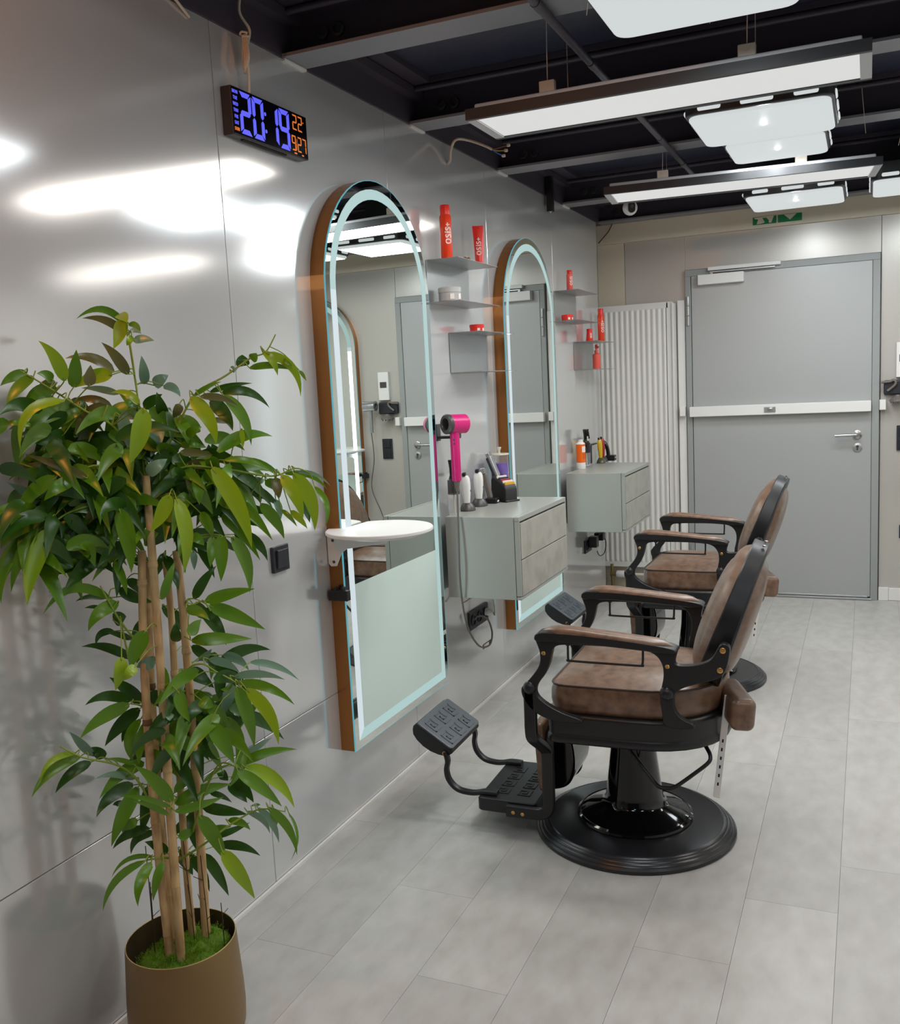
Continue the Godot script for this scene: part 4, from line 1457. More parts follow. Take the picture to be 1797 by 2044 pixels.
func wall_fittings() -> void:
	switch_plate("light_switch", "black light switch on the panel left of the nearest mirror", "switch", Vector3(0, 0.987, -2.376), PI / 2, 1, false)
	switch_plate("power_socket", "black triple power socket under the nearer drawer unit", "socket", Vector3(0, 0.425, -3.92), PI / 2, 3, true)
	switch_plate("power_socket", "black double power socket under the far drawer unit", "socket", Vector3(0, 0.425, -5.80), PI / 2, 2, true)
	switch_plate("light_switch", "black double light switch right of the metal door", "switch", Vector3(1.842, 1.024, BACK), 0.0, 2, false)
	switch_plate("power_socket", "black power socket low on the wall right of the metal door", "socket", Vector3(1.86, 0.44, BACK), 0.0, 1, true)
	# white plug and its lead in the triple socket
	var p := thing("power_plug", "white plug in the triple socket with its lead curling up", "plug", Vector3(0.014, 0.43, -3.992))
	var m := Mb.new()
	m.lathe(PackedVector2Array([Vector2(0.017, 0), Vector2(0.018, 0.012), Vector2(0.010, 0.034), Vector2(0.004, 0.040), Vector2(0, 0.040)]), Vector3.ZERO, Basis(Vector3.BACK, -PI / 2), 20)
	put("body", m, M.white, p)
	var l := Mb.new()
	l.tube(curve([Vector3(0.038, 0, 0), Vector3(0.05, -0.01, 0.01), Vector3(0.045, 0.06, 0.01), Vector3(0.03, 0.12, 0.05), Vector3(0.03, 0.155, 0.12), Vector3(0.04, 0.13, 0.24), Vector3(0.03, 0.12, 0.33), Vector3(0.06, 0.165, 0.40)], 6), 0.0035, 7)
	put("lead", l, M.cord, p)
	var p2 := thing("power_adapter", "black plug adapter with tangled leads under the far drawer unit", "adapter", Vector3(0.014, 0.44, -5.80))
	var a := Mb.new()
	a.rbox(Vector3(0.03, 0.01, 0.0), Vector3(0.055, 0.07, 0.06), 0.006)
	put("body", a, M.black, p2)
	var a2 := Mb.new()
	a2.rbox(Vector3(0.045, 0.03, -0.09), Vector3(0.06, 0.05, 0.05), 0.006)
	put("second_adapter", a2, M.black, p2)
	for k in 4:
		var c := Mb.new()
		var z := -0.02 - k * 0.035
		c.tube(curve([Vector3(0.05, 0.04, z), Vector3(0.08 + 0.01 * k, 0.09, z - 0.03), Vector3(0.06, 0.13, z + 0.04), Vector3(0.09, 0.145, z - 0.06), Vector3(0.07, 0.165, z)], 6), 0.003, 6)
		put("lead", c, M.black, p2)
	var c2 := Mb.new()
	c2.tube(curve([Vector3(0.055, 0.05, -0.10), Vector3(0.075, -0.01, -0.13), Vector3(0.075, -0.075, -0.09), Vector3(0.06, -0.085, -0.03), Vector3(0.05, -0.05, 0.0)], 6), 0.003, 6)
	put("loop", c2, M.black, p2)
	# the open lead with bare wires below the second beam
	var o := thing("open_cable", "white cable with bare coloured wire ends hanging near the second beam", "cable", Vector3(0.0, 2.41, -3.83))
	var b := Mb.new()
	b.tube(curve([Vector3(0.0, 0.0, 0.0), Vector3(0.018, 0.010, 0.012), Vector3(0.030, 0.045, 0.028), Vector3(0.060, 0.081, 0.040), Vector3(0.10, 0.081, 0.0), Vector3(0.16, 0.056, -0.016), Vector3(0.195, 0.036, -0.025)], 7), 0.0058, 8)
	put("sheath", b, M.cord, o)
	var cols := [Color(0.15, 0.45, 0.85), Color(0.75, 0.6, 0.15), Color(0.45, 0.3, 0.2)]
	for k in 3:
		var e := Mb.new()
		var tip := Vector3(0.235 + 0.008 * k, 0.010 + 0.022 * k, -0.05 - 0.01 * k)
		e.tube(curve([Vector3(0.195, 0.036, -0.025), Vector3(0.214, 0.030 + 0.010 * (k - 1), -0.035), tip], 5), 0.0024, 6)
		put("core", e, mat(cols[k], 0.5), o)
		var f := Mb.new()
		f.rbox(tip, Vector3(0.016, 0.012, 0.014), 0.004)
		put("terminal", f, M.cord, o)
	var cw := Mb.new()
	cw.tube(curve([Vector3(0.03, TOP, -2.00), Vector3(0.014, 2.52, -2.04), Vector3(0.010, 2.487, -2.10), Vector3(0.004, 2.468, -2.15)], 6), 0.004, 7)
	tag(put("cable", cw, M.cord), "short white cable end at the top of the mirror wall", "cable")
	# camera under the rear beam
	var s := thing("security_camera", "white round security camera under the rear beam", "camera", Vector3(0.40, 2.446, -5.475), 0.5)
	var h := Mb.new()
	h.lathe(PackedVector2Array([Vector2(0, -0.002), Vector2(0.030, -0.002), Vector2(0.032, 0.02), Vector2(0.032, 0.042), Vector2(0, 0.044)]), Vector3.ZERO, Basis.IDENTITY, 28)
	put("mount", h, M.white, s)
	var hd := Mb.new()
	hd.ball(Vector3(0, -0.026, 0.006), Vector3(0.042, 0.042, 0.036), 24)
	put("head", hd, M.white, s)
	var fc := Mb.new()
	fc.slab(round_rect(0.040, 0.060, 0.0199, 6), 0.012, 0.003, Transform3D(Basis.IDENTITY, Vector3(0, -0.028, 0.038)))
	put("face", fc, M.black_soft, s)
	var le := Mb.new()
	le.lathe(PackedVector2Array([Vector2(0.010, 0), Vector2(0.010, 0.002), Vector2(0.006, 0.003), Vector2(0, 0.001)]), Vector3(0, -0.022, 0.0435), Basis(Vector3.RIGHT, PI / 2), 18)
	put("lens", le, M.grey_dark, s)
	# right of the door
	var i := thing("intercom", "white intercom panel right of the metal door", "intercom", Vector3(1.838, 1.50, BACK))
	var n := Mb.new()
	n.rbox(Vector3(0, 0, 0.014), Vector3(0.090, 0.212, 0.028), 0.004)
	put("body", n, M.white, i)
	var sc := Mb.new()
	sc.rbox(Vector3(0, 0.010, 0.0285), Vector3(0.056, 0.044, 0.002), 0.0006)
	put("display", sc, M.grey_dark, i)
	var hk := thing("dryer_holder", "dark wall holder with grey hook right of the metal door", "holder", Vector3(1.81, 1.335, BACK))
	var bb := Mb.new()
	bb.rbox(Vector3(-0.005, 0, 0.02), Vector3(0.16, 0.09, 0.04), 0.010)
	put("body", bb, M.anthracite, hk)
	var ho := Mb.new()
	ho.tube(curve([Vector3(-0.10, 0.034, 0.05), Vector3(-0.05, 0.036, 0.05), Vector3(-0.035, 0.045, 0.052), Vector3(-0.020, 0.036, 0.054), Vector3(-0.022, 0.018, 0.055), Vector3(-0.045, -0.005, 0.055), Vector3(-0.065, -0.020, 0.055)], 4), 0.008, 9)
	put("hook", ho, M.taupe, hk)
	var df := thing("diffuser_attachment", "grey dryer diffuser with prongs under the wall holder right of the door", "attachment", Vector3(1.805, 1.262, BACK + 0.05))
	var dm := Mb.new()
	dm.lathe(PackedVector2Array([Vector2(0.050, -0.012), Vector2(0.048, 0.0), Vector2(0.020, 0.022), Vector2(0.018, 0.028), Vector2(0, 0.028)]), Vector3.ZERO, Basis.IDENTITY, 28)
	for k in 8:
		var ang := TAU * k / 8
		dm.tube(PackedVector3Array([Vector3(cos(ang) * 0.04, -0.008, sin(ang) * 0.04), Vector3(cos(ang) * 0.04, -0.022, sin(ang) * 0.04)]), 0.003, 6)
	put("bowl", dm, M.taupe, df)
	var hd2 := thing("hair_dryer", "silver hair dryer hanging from the holder on the back wall", "hair dryer", Vector3(1.93, 1.355, BACK + 0.09))
	var ba := Mb.new()
	ba.lathe(PackedVector2Array([Vector2(0, -0.05), Vector2(0.036, -0.05), Vector2(0.038, -0.046), Vector2(0.038, 0.05), Vector2(0.022, 0.052), Vector2(0.022, 0.0), Vector2(0, 0)]), Vector3.ZERO, Basis(Vector3.BACK, PI / 2), 28)
	put("barrel", ba, M.steel_soft, hd2)
	var ha := Mb.new()
	ha.lathe(PackedVector2Array([Vector2(0, -0.20), Vector2(0.017, -0.20), Vector2(0.018, -0.03)]), Vector3.ZERO, Basis.IDENTITY, 20)
	put("handle", ha, M.steel_soft, hd2)
	var hc := Mb.new()
	hc.tube(curve([Vector3(0, -0.20, 0), Vector3(-0.01, -0.40, 0.0), Vector3(0.03, -0.62, -0.01), Vector3(-0.03, -0.80, -0.02), Vector3(-0.05, -0.88, -0.03), Vector3(-0.02, -0.90, -0.05)], 6), 0.004, 7)
	put("cord", hc, M.cord_grey, hd2)


# ---------------------------------------------------------------- barber chairs
# local x points to the front of the chair, local z to its left arm (the near side is -z)
func seat_outline(front: float, rear: float, half: float, r: float) -> PackedVector2Array:
	# D shape in (x, z): square front corners, rounded back; counter-clockwise seen from above with z flipped
	var p := PackedVector2Array()
	var mid := rear + half * 1.02
	for k in 5:
		var a := -PI / 2 + PI / 2 * k / 4.0
		p.append(Vector2(front - r + r * cos(a), -half + r + r * sin(a)))
	for k in 5:
		var a := PI / 2 * k / 4.0
		p.append(Vector2(front - r + r * cos(a), half - r + r * sin(a)))
	for k in 3:
		p.append(Vector2(lerpf(front - r, mid, (k + 1) / 4.0), half))
	for k in 17:
		var a := PI / 2 + PI * k / 16.0
		p.append(Vector2(mid + half * 1.02 * signf(cos(a)) * pow(absf(cos(a)), 0.86), half * signf(sin(a)) * pow(absf(sin(a)), 0.86)))
	for k in 3:
		p.append(Vector2(lerpf(mid, front - r, (k + 1) / 4.0), -half))
	return p


func level(o: PackedVector2Array, y: float, grow := 0.0, k := 1.0, mid := Vector2.ZERO) -> PackedVector3Array:
	var row := PackedVector3Array()
	var n := o.size()
	for i in n:
		var d := (o[(i + 1) % n] - o[(i + n - 1) % n]).normalized()
		var q := mid + (o[i] - mid) * k + Vector2(d.y, -d.x) * grow
		row.append(Vector3(q.x, y, q.y))
	return row


func oval(t: float, k: float) -> Vector2:
	# outline of the back in its own plane (sideways, up)
	var e := 0.88
	var c := cos(t)
	var s := sin(t)
	var w := 0.243 - 0.028 * maxf(-s, 0.0) - 0.012 * maxf(s, 0.0)
	return Vector2(w * signf(c) * pow(absf(c), e) * k, 0.222 + 0.232 * signf(s) * pow(absf(s), e) * k)


func meander(m: Mb, at: Vector3, u: Vector3, v: Vector3, size: float) -> void:
	# one raised key-pattern cell
	var up := u.cross(v)
	var path := [[0.0, 0.15], [0.0, 1.0], [0.85, 1.0], [0.85, 0.25], [0.30, 0.25], [0.30, 0.70], [0.58, 0.70], [0.58, 0.50]]
	for i in path.size() - 1:
		var a := Vector2(path[i][0], path[i][1])
		var b := Vector2(path[i + 1][0], path[i + 1][1])
		var mid := (a + b) / 2 - Vector2(0.5, 0.5)
		var w := absf(b.x - a.x) + 0.09
		var h := absf(b.y - a.y) + 0.09
		m.box(at + (u * mid.x + v * mid.y) * size, Vector3(w * size, h * size, 0.0028), Basis(u, v, up))


func screw(t: Node3D, at: Vector3, side: float, r := 0.0065) -> void:
	var m := Mb.new()
	m.lathe(PackedVector2Array([Vector2(r, 0), Vector2(r, 0.002), Vector2(r * 0.7, 0.0035), Vector2(r * 0.45, 0.0035), Vector2(r * 0.4, 0.0015), Vector2(0, 0.0015)]), at, Basis(Vector3.RIGHT, PI / 2 * side), 14)
	put("screw", m, M.brass, t)


func barber_chair(label: String) -> Node3D:
	var t := thing("barber_chair", label, "barber chair", Vector3.ZERO, 0.0, "brown leather barber chairs")
	# base plate with stepped rim
	var m := Mb.new()
	m.lathe(PackedVector2Array([Vector2(0, 0), Vector2(0.322, 0), Vector2(0.325, 0.004), Vector2(0.324, 0.012), Vector2(0.318, 0.018), Vector2(0.316, 0.018), Vector2(0.313, 0.023), Vector2(0.307, 0.027), Vector2(0.305, 0.0265), Vector2(0.302, 0.031), Vector2(0.296, 0.034), Vector2(0.294, 0.0335), Vector2(0.290, 0.0375), Vector2(0.283, 0.040), Vector2(0.281, 0.0385), Vector2(0.272, 0.0395), Vector2(0.19, 0.046), Vector2(0, 0.046)]), Vector3.ZERO, Basis.IDENTITY, 72)
	put("base_plate", m, M.base_black, t)
	m = Mb.new()
	m.lathe(PackedVector2Array([Vector2(0.186, 0.044), Vector2(0.189, 0.050), Vector2(0.187, 0.057), Vector2(0.180, 0.062), Vector2(0.176, 0.061), Vector2(0.150, 0.074), Vector2(0.112, 0.088), Vector2(0.100, 0.096), Vector2(0.0945, 0.108), Vector2(0.091, 0.125), Vector2(0.074, 0.27), Vector2(0.069, 0.40), Vector2(0, 0.40)]), Vector3.ZERO, Basis.IDENTITY, 56)
	put("pedestal", m, M.black_gloss, t)
	# seat apron
	var o := seat_outline(0.217, -0.318, 0.268, 0.035)
	m = Mb.new()
	var rows := [level(o, 0.368, -0.012), level(o, 0.372, -0.004), level(o, 0.379, -0.001), level(o, 0.392, -0.001), level(o, 0.397, -0.005), level(o, 0.402, -0.006), level(o, 0.450, -0.004), level(o, 0.459, -0.006), level(o, 0.463, -0.013)]
	rows.reverse()
	m.grid(rows, true, false)
	m.fan(rows[0], false)
	m.fan(rows[rows.size() - 1], true)
	put("seat_frame", m, M.black, t)
	# seat cushion
	var q := seat_outline(0.206, -0.302, 0.250, 0.05)
	m = Mb.new()
	rows = [level(q, 0.452, -0.030), level(q, 0.458, -0.010), level(q, 0.475, -0.001), level(q, 0.50, 0.004), level(q, 0.53, 0.003), level(q, 0.550, -0.003)]
	rows.reverse()
	m.grid(rows, true, false)
	put("cushion_side", m, M.leather, t)
	var seat := Mb.new()
	var mid := Vector2(-0.05, 0)
	rows = []
	for k in 9:
		var r := 1.0 - k / 8.0
		var y := 0.550 + 0.034 * (1.0 - pow(r, 3.2))
		rows.append(level(q, y, -0.003 * r, maxf(r, 0.001), mid))
	rows.reverse()
	seat.grid(rows, true, false)
	put("seat_cushion", seat, M.leather, t)
	m = Mb.new()
	var loop := level(q, 0.5505, -0.0015)
	loop.append(loop[0])
	m.tube(loop, 0.0035, 6)
	put("piping", m, M.piping, t)
	# arms: a cast frame each, a padded rest on top
	var poly := PackedVector2Array([Vector2(0.272, 0.558), Vector2(0.243, 0.588), Vector2(0.216, 0.627), Vector2(0.215, 0.664), Vector2(0.224, 0.69), Vector2(0.232, 0.712), Vector2(0.214, 0.729), Vector2(0.12, 0.731), Vector2(0, 0.723), Vector2(-0.1, 0.715), Vector2(-0.172, 0.706), Vector2(-0.197, 0.694), Vector2(-0.189, 0.672), Vector2(-0.187, 0.650), Vector2(-0.25, 0.655), Vector2(-0.288, 0.672), Vector2(-0.303, 0.698), Vector2(-0.312, 0.718), Vector2(-0.326, 0.725), Vector2(-0.342, 0.716), Vector2(-0.340, 0.69), Vector2(-0.332, 0.651), Vector2(-0.318, 0.626), Vector2(-0.291, 0.613), Vector2(-0.212, 0.588), Vector2(-0.188, 0.570), Vector2(-0.182, 0.547), Vector2(-0.184, 0.516), Vector2(-0.203, 0.491), Vector2(-0.240, 0.479), Vector2(-0.240, 0.462), Vector2(-0.152, 0.460), Vector2(-0.149, 0.505), Vector2(-0.143, 0.55), Vector2(-0.149, 0.585), Vector2(-0.156, 0.617), Vector2(-0.153, 0.655), Vector2(-0.128, 0.686), Vector2(-0.069, 0.695), Vector2(0.125, 0.695), Vector2(0.172, 0.688), Vector2(0.180, 0.655), Vector2(0.186, 0.63), Vector2(0.203, 0.594), Vector2(0.231, 0.560), Vector2(0.235, 0.53), Vector2(0.205, 0.503), Vector2(0.15, 0.477), Vector2(0.09, 0.463), Vector2(0.09, 0.450), Vector2(0.19, 0.450), Vector2(0.25, 0.478), Vector2(0.276, 0.515), Vector2(0.282, 0.545)])
	poly = soft(poly, 2)
	var topbar := soft(PackedVector2Array([Vector2(0.228, 0.704), Vector2(0.226, 0.725), Vector2(0.205, 0.733), Vector2(0.12, 0.734), Vector2(0, 0.726), Vector2(-0.1, 0.717), Vector2(-0.178, 0.708), Vector2(-0.200, 0.697), Vector2(-0.19, 0.686), Vector2(-0.1, 0.694), Vector2(0.1, 0.705), Vector2(0.2, 0.703)]), 2)
	for side: float in [-1.0, 1.0]:
		var z: float = side * 0.283
		m = Mb.new()
		m.slab(poly, 0.026, 0.006, Transform3D(Basis.IDENTITY, Vector3(0, 0, z)))
		m.slab(topbar, 0.062, 0.008, Transform3D(Basis.IDENTITY, Vector3(0, 0, z)))
		m.ball(Vector3(0.253, 0.551, z + side * 0.010), Vector3(0.021, 0.021, 0.017), 18)
		m.ball(Vector3(-0.163, 0.566, z + side * 0.010), Vector3(0.021, 0.021, 0.017), 18)
		put("arm_frame", m, M.black, t)
		var pad := Mb.new()
		rows = []
		for k in 17:
			var u := k / 16.0
			var f := lerpf(0.206, -0.184, u)
			var end := pow(clampf(minf(u, 1.0 - u) * 9.0, 0.0, 1.0), 0.5)
			var y0 := 0.7335 if f > 0.12 else lerpf(0.7335, 0.706, (0.12 - f) / 0.304)
			var row := PackedVector3Array()
			for j in 11:
				var a := PI * j / 10.0
				row.append(Vector3(f, y0 - 0.003 + (0.003 + 0.0155 * end) * pow(sin(a), 0.6), z + cos(a) * 0.030 * maxf(end, 0.03)))
			rows.append(row)
		pad.grid(rows, false, true)
		put("arm_pad", pad, M.leather, t)
		screw(t, Vector3(0.203, 0.664, z + side * 0.013), side)
		screw(t, Vector3(-0.167, 0.647, z + side * 0.013), side)
		screw(t, Vector3(-0.322, 0.704, z + side * 0.013), side, 0.0085)
		screw(t, Vector3(-0.314, 0.646, z + side * 0.013), side, 0.0085)
		# wire hanger under the arm
		m = Mb.new()
		m.tube(curve([Vector3(0.130, 0.695, z), Vector3(0.131, 0.655, z), Vector3(0.129, 0.644, z), Vector3(0.118, 0.641, z), Vector3(-0.08, 0.640, z), Vector3(-0.091, 0.643, z), Vector3(-0.094, 0.655, z), Vector3(-0.095, 0.695, z)], 4), 0.0036, 8)
		m.ball(Vector3(0.130, 0.694, z), Vector3(0.010, 0.007, 0.010), 8)
		m.ball(Vector3(-0.095, 0.694, z), Vector3(0.010, 0.007, 0.010), 8)
		put("wire_hanger", m, M.black, t)
		# bar down to the foot plate
		m = Mb.new()
		var z2 := side * 0.178
		var path := curve([Vector3(0.256, 0.545, z), Vector3(0.256, 0.47, z), Vector3(0.256, 0.405, z), Vector3(0.252, 0.378, z - side * 0.012), Vector3(0.243, 0.318, z2 + side * 0.012), Vector3(0.240, 0.288, z2), Vector3(0.240, 0.21, z2), Vector3(0.240, 0.128, z2), Vector3(0.247, 0.102, z2), Vector3(0.272, 0.088, z2), Vector3(0.32, 0.086, z2), Vector3(0.385, 0.086, z2)], 5)
		m.sweep(path, round_rect(0.038, 0.026, 0.006, 2), Vector3(0, 0, 1))
		put("foot_bar", m, M.black, t)
		screw(t, Vector3(0.360, 0.086, z2 + side * 0.013), side)
		screw(t, Vector3(0.328, 0.084, z2 + side * 0.013), side)
		# curved arm of the upper foot plate
		m = Mb.new()
		var sp := curve([Vector3(0.618, 0.243, side * 0.128), Vector3(0.609, 0.214, side * 0.132), Vector3(0.614, 0.180, side * 0.134), Vector3(0.605, 0.145, side * 0.134), Vector3(0.574, 0.117, side * 0.134), Vector3(0.525, 0.110, side * 0.133), Vector3(0.480, 0.117, side * 0.132), Vector3(0.432, 0.118, side * 0.131)], 5)
		var sc := []
		for k in sp.size():
			sc.append(1.0 if k < 28 else 1.0 + 0.25 * sin((k - 28) * 0.4))
		m.sweep(sp, round_rect(0.015, 0.026, 0.005, 2), Vector3(0, 0, 1), sc)
		put("foot_arm", m, M.black, t)
		screw(t, Vector3(0.618, 0.240, side * 0.137), side, 0.0075)
	# lower foot plate
	m = Mb.new()
	m.slab(round_rect(0.205, 0.335, 0.016, 4), 0.046, 0.005, Transform3D(Basis(Vector3(1, 0, 0), Vector3(0, 0, -1), Vector3(0, 1, 0)), Vector3(0.392, 0.089, 0)))
	put("lower_foot_plate", m, M.black, t)
	for i in 2:
		for j in 4:
			m = Mb.new()
			meander(m, Vector3(0.352 + i * 0.075, 0.1125, -0.09 + j * 0.06), Vector3(1, 0, 0), Vector3(0, 0, -1), 0.046)
			put("foot_tread", m, M.black, t)
	# upper foot plate, tilted
	m = Mb.new()
	m.slab(soft(PackedVector2Array([Vector2(0.590, 0.247), Vector2(0.595, 0.254), Vector2(0.714, 0.331), Vector2(0.724, 0.334), Vector2(0.738, 0.320), Vector2(0.736, 0.285), Vector2(0.690, 0.243), Vector2(0.630, 0.224), Vector2(0.597, 0.234)]), 1), 0.262, 0.004)
	put("upper_foot_body", m, M.black_soft, t)
	var u := Vector3(0.125, 0.081, 0).normalized()
	var un := Vector3(-0.081, 0.125, 0).normalized()
	m = Mb.new()
	m.slab(round_rect(0.150, 0.272, 0.013, 4), 0.008, 0.003, Transform3D(Basis(u, Vector3(0, 0, -1), un), Vector3(0.6555, 0.293, 0) + un * 0.003))
	put("upper_foot_plate", m, M.tread_sheen, t)
	for i in 2:
		for j in 3:
			m = Mb.new()
			meander(m, Vector3(0.6555, 0.293, 0) + un * 0.0075 + u * (-0.034 + i * 0.068) + Vector3(0, 0, -0.080 + j * 0.080), u, Vector3(0, 0, -1), 0.055)
			put("foot_tread", m, M.tread_sheen, t)
	# calf rest under the seat
	m = Mb.new()
	m.rbox(Vector3(0.286, 0.250, 0), Vector3(0.034, 0.235, 0.225), 0.012, Basis(Vector3.BACK, -0.06))
	put("calf_pad", m, M.leather, t)
	m = Mb.new()
	m.slab(soft(PackedVector2Array([Vector2(0.272, 0.372), Vector2(0.205, 0.378), Vector2(0.182, 0.33), Vector2(0.170, 0.25), Vector2(0.178, 0.185), Vector2(0.205, 0.150), Vector2(0.262, 0.136), Vector2(0.280, 0.14)]), 2), 0.215, 0.012)
	put("calf_shell", m, M.black_gloss, t)
	# back: plane leaning to the rear
	var bo := Vector3(-0.213, 0.55, 0)
	var up := Vector3(-0.378, 0.926, 0).normalized()
	var nd := Vector3(-0.926, -0.378, 0).normalized()
	var n := 64
	var hoop := Mb.new()
	var r0 := PackedVector3Array()
	var r1 := PackedVector3Array()
	var r2 := PackedVector3Array()
	var r3 := PackedVector3Array()
	var b1 := PackedVector3Array()
	var b2 := PackedVector3Array()
	for k in n:
		var a := TAU * k / n
		var p := oval(a, 1.0)
		var i2 := oval(a, 0.90)
		var d := lerpf(0.075, 0.050, clampf(p.y / 0.40, 0.0, 1.0))
		var P := bo + up * p.y + Vector3(0, 0, p.x)
		var I := bo + up * i2.y + Vector3(0, 0, i2.x)
		r0.append(I)
		r1.append(P.lerp(I, 0.1))
		b1.append(P + nd * 0.004)
		b2.append(P + nd * (d - 0.006))
		r2.append(P.lerp(I, 0.15) + nd * d)
		r3.append(I + nd * d)
	hoop.grid([r0, r1], true, true)
	hoop.grid([r1, b1], true, true)
	hoop.grid([b1, b2], true, true)
	hoop.grid([b2, r2], true, true)
	hoop.grid([r2, r3], true, true)
	put("back_frame", hoop, M.black, t)
	var shellm := Mb.new()
	var sh := []
	for k in 6:
		var r := 0.93 * (1.0 - k / 5.0)
		var row := PackedVector3Array()
		for j in n:
			var p := oval(TAU * j / n, maxf(r, 0.001))
			var d := lerpf(0.075, 0.050, clampf(p.y / 0.40, 0.0, 1.0))
			row.append(bo + up * p.y + Vector3(0, 0, p.x) + nd * (d - 0.002 + 0.012 * (1.0 - r * r)))
		sh.append(row)
	shellm.grid(sh, true, true)
	put("back_shell", shellm, M.anthracite, t)
	for part in 2:
		var cu := Mb.new()
		sh = []
		for k in 13:
			var r := 1.0 - k / 12.0
			var row := PackedVector3Array()
			for j in n:
				var p := oval(TAU * j / n, maxf(r, 0.001) * (0.945 if part == 0 else 0.80))
				var bulge := pow(1.0 - pow(r, 3.0), 0.55)
				if part == 0:
					# seam pillow towards the head
					var crease := 0.010 * exp(-pow((p.y - 0.375) / 0.010, 2.0)) * bulge
					row.append(bo + up * p.y + Vector3(0, 0, p.x) - nd * (-0.012 + 0.064 * bulge - crease))
				else:
					var d := lerpf(0.075, 0.050, clampf(p.y / 0.40, 0.0, 1.0))
					row.append(bo + up * p.y + Vector3(0, 0, p.x) + nd * (d + 0.002 + 0.034 * bulge))
			sh.append(row)
		cu.grid(sh, true, part == 1)
		put("back_cushion" if part == 0 else "rear_panel", cu, M.leather if part == 0 else M.leather_rear, t)
	for s: float in [-0.05, 0.03]:
		m = Mb.new()
		var top := bo + up * 0.456 + nd * 0.035 + Vector3(0, 0, s)
		m.lathe(PackedVector2Array([Vector2(0.006, 0), Vector2(0.006, 0.004), Vector2(0, 0.005)]), top, Basis(Vector3.RIGHT, 0.0), 12)
		put("top_screw", m, M.steel, t)
	# head bolster stowed behind the seat
	m = Mb.new()
	m.rbox(Vector3(-0.333, 0.482, -0.095), Vector3(0.072, 0.098, 0.23), 0.022, Basis(Vector3.UP, 0.336) * Basis(Vector3.BACK, 0.10), 4)
	put("head_bolster", m, M.leather, t)
	m = Mb.new()
	m.box(Vector3(-0.318, 0.470, 0.0), Vector3(0.04, 0.03, 0.10))
	put("bolster_bracket", m, M.black, t)
	m = Mb.new()
	var dn := Vector3(0.115, -1.0, 0).normalized()
	var ax := dn.cross(Vector3(0, 0, 1)).normalized()
	m.rbox(Vector3(-0.298, 0.355, -0.13), Vector3(0.020, 0.33, 0.003), 0.001, Basis(Vector3(-ax.x, -ax.y, 0), -dn, Vector3(0, 0, 1)), 1)
	put("bolster_strip", m, M.white, t)
	for k in 6:
		m = Mb.new()
		m.rbox(Vector3(-0.298, 0.355, -0.13) + dn * (-0.02 + k * 0.028), Vector3(0.006, 0.012, 0.005), 0.0015, Basis(Vector3(-ax.x, -ax.y, 0), -dn, Vector3(0, 0, 1)), 1)
		put("strip_hole", m, M.gap, t)
	# pump handle
	m = Mb.new()
	m.tube(curve([Vector3(0.03, 0.372, -0.10), Vector3(-0.008, 0.335, -0.14), Vector3(-0.095, 0.252, -0.185), Vector3(-0.118, 0.237, -0.20), Vector3(-0.140, 0.235, -0.20), Vector3(-0.168, 0.243, -0.20), Vector3(-0.226, 0.289, -0.19), Vector3(-0.262, 0.320, -0.18), Vector3(-0.268, 0.336, -0.17), Vector3(-0.255, 0.349, -0.14), Vector3(-0.21, 0.375, -0.06)], 5), 0.0062, 10)
	put("pump_handle", m, M.black, t)
	m = Mb.new()
	m.rbox(Vector3(0.0, 0.352, 0), Vector3(0.20, 0.022, 0.16), 0.004)
	put("seat_mount", m, M.black_soft, t)
	return t


func chairs() -> void:
	var a := barber_chair("nearest brown leather barber chair with patterned black footrest, in front of the first mirror")
	a.position = Vector3(0.939, 0, -2.949)
	a.rotation.y = PI + 0.0244
	var b := a.duplicate()
	b.name = "barber_chair"
	add_child(b, true)
	tag(b, "rear brown leather barber chair partly hidden behind the nearest one, facing the second mirror", "barber chair", "brown leather barber chairs")
	b.position = Vector3(0.877, 0, -4.607)
	b.rotation.y = PI - 0.0134
	for c in b.get_children():
		if not c.name.begins_with("base_plate") and not c.name.begins_with("pedestal"):
			c.position.y += 0.025
	var d := a.duplicate()
	d.name = "barber_chair"
	add_child(d, true)
	tag(d, "barber chair before the back wall mirror, seen only in reflection", "barber chair", "brown leather barber chairs")
	d.position = Vector3(2.46, 0, -5.25)
	d.rotation.y = PI / 2


# ---------------------------------------------------------------- bamboo in its pot
func leaf_mesh(b: Vector3, m: Vector3, t: Vector3, w: float, roll: float) -> Mb:
	# blade from base to tip, bent through a middle point, folded along the midrib
	var q := Mb.new()
	var c := m * 2.0 - (b + t) * 0.5
	var left := PackedVector3Array()
	var rib := PackedVector3Array()
	var right := PackedVector3Array()
	var n := 10
	var look := Vector3(0.67, 0.10, 0.735)
	for i in n + 1:
		var u := float(i) / n
		var p := b.lerp(c, u).lerp(c.lerp(t, u), u)
		var tan := (c - b).lerp(t - c, u).normalized()
		var side := tan.cross(look)
		if side.length() < 0.15:
			side = tan.cross(Vector3.UP)
		side = side.normalized().rotated(tan, roll)
		var nrm := side.cross(tan).normalized()
		var k := pow(u + 0.010, 0.50) * pow(1.0 - u, 1.05) * 2.62
		var half := w * 0.5 * minf(k, 1.0)
		left.append(p - side * half + nrm * half * 0.22)
		rib.append(p - nrm * half * 0.06)
		right.append(p + side * half + nrm * half * 0.22)
	q.grid([left, rib, right], false)
	return q


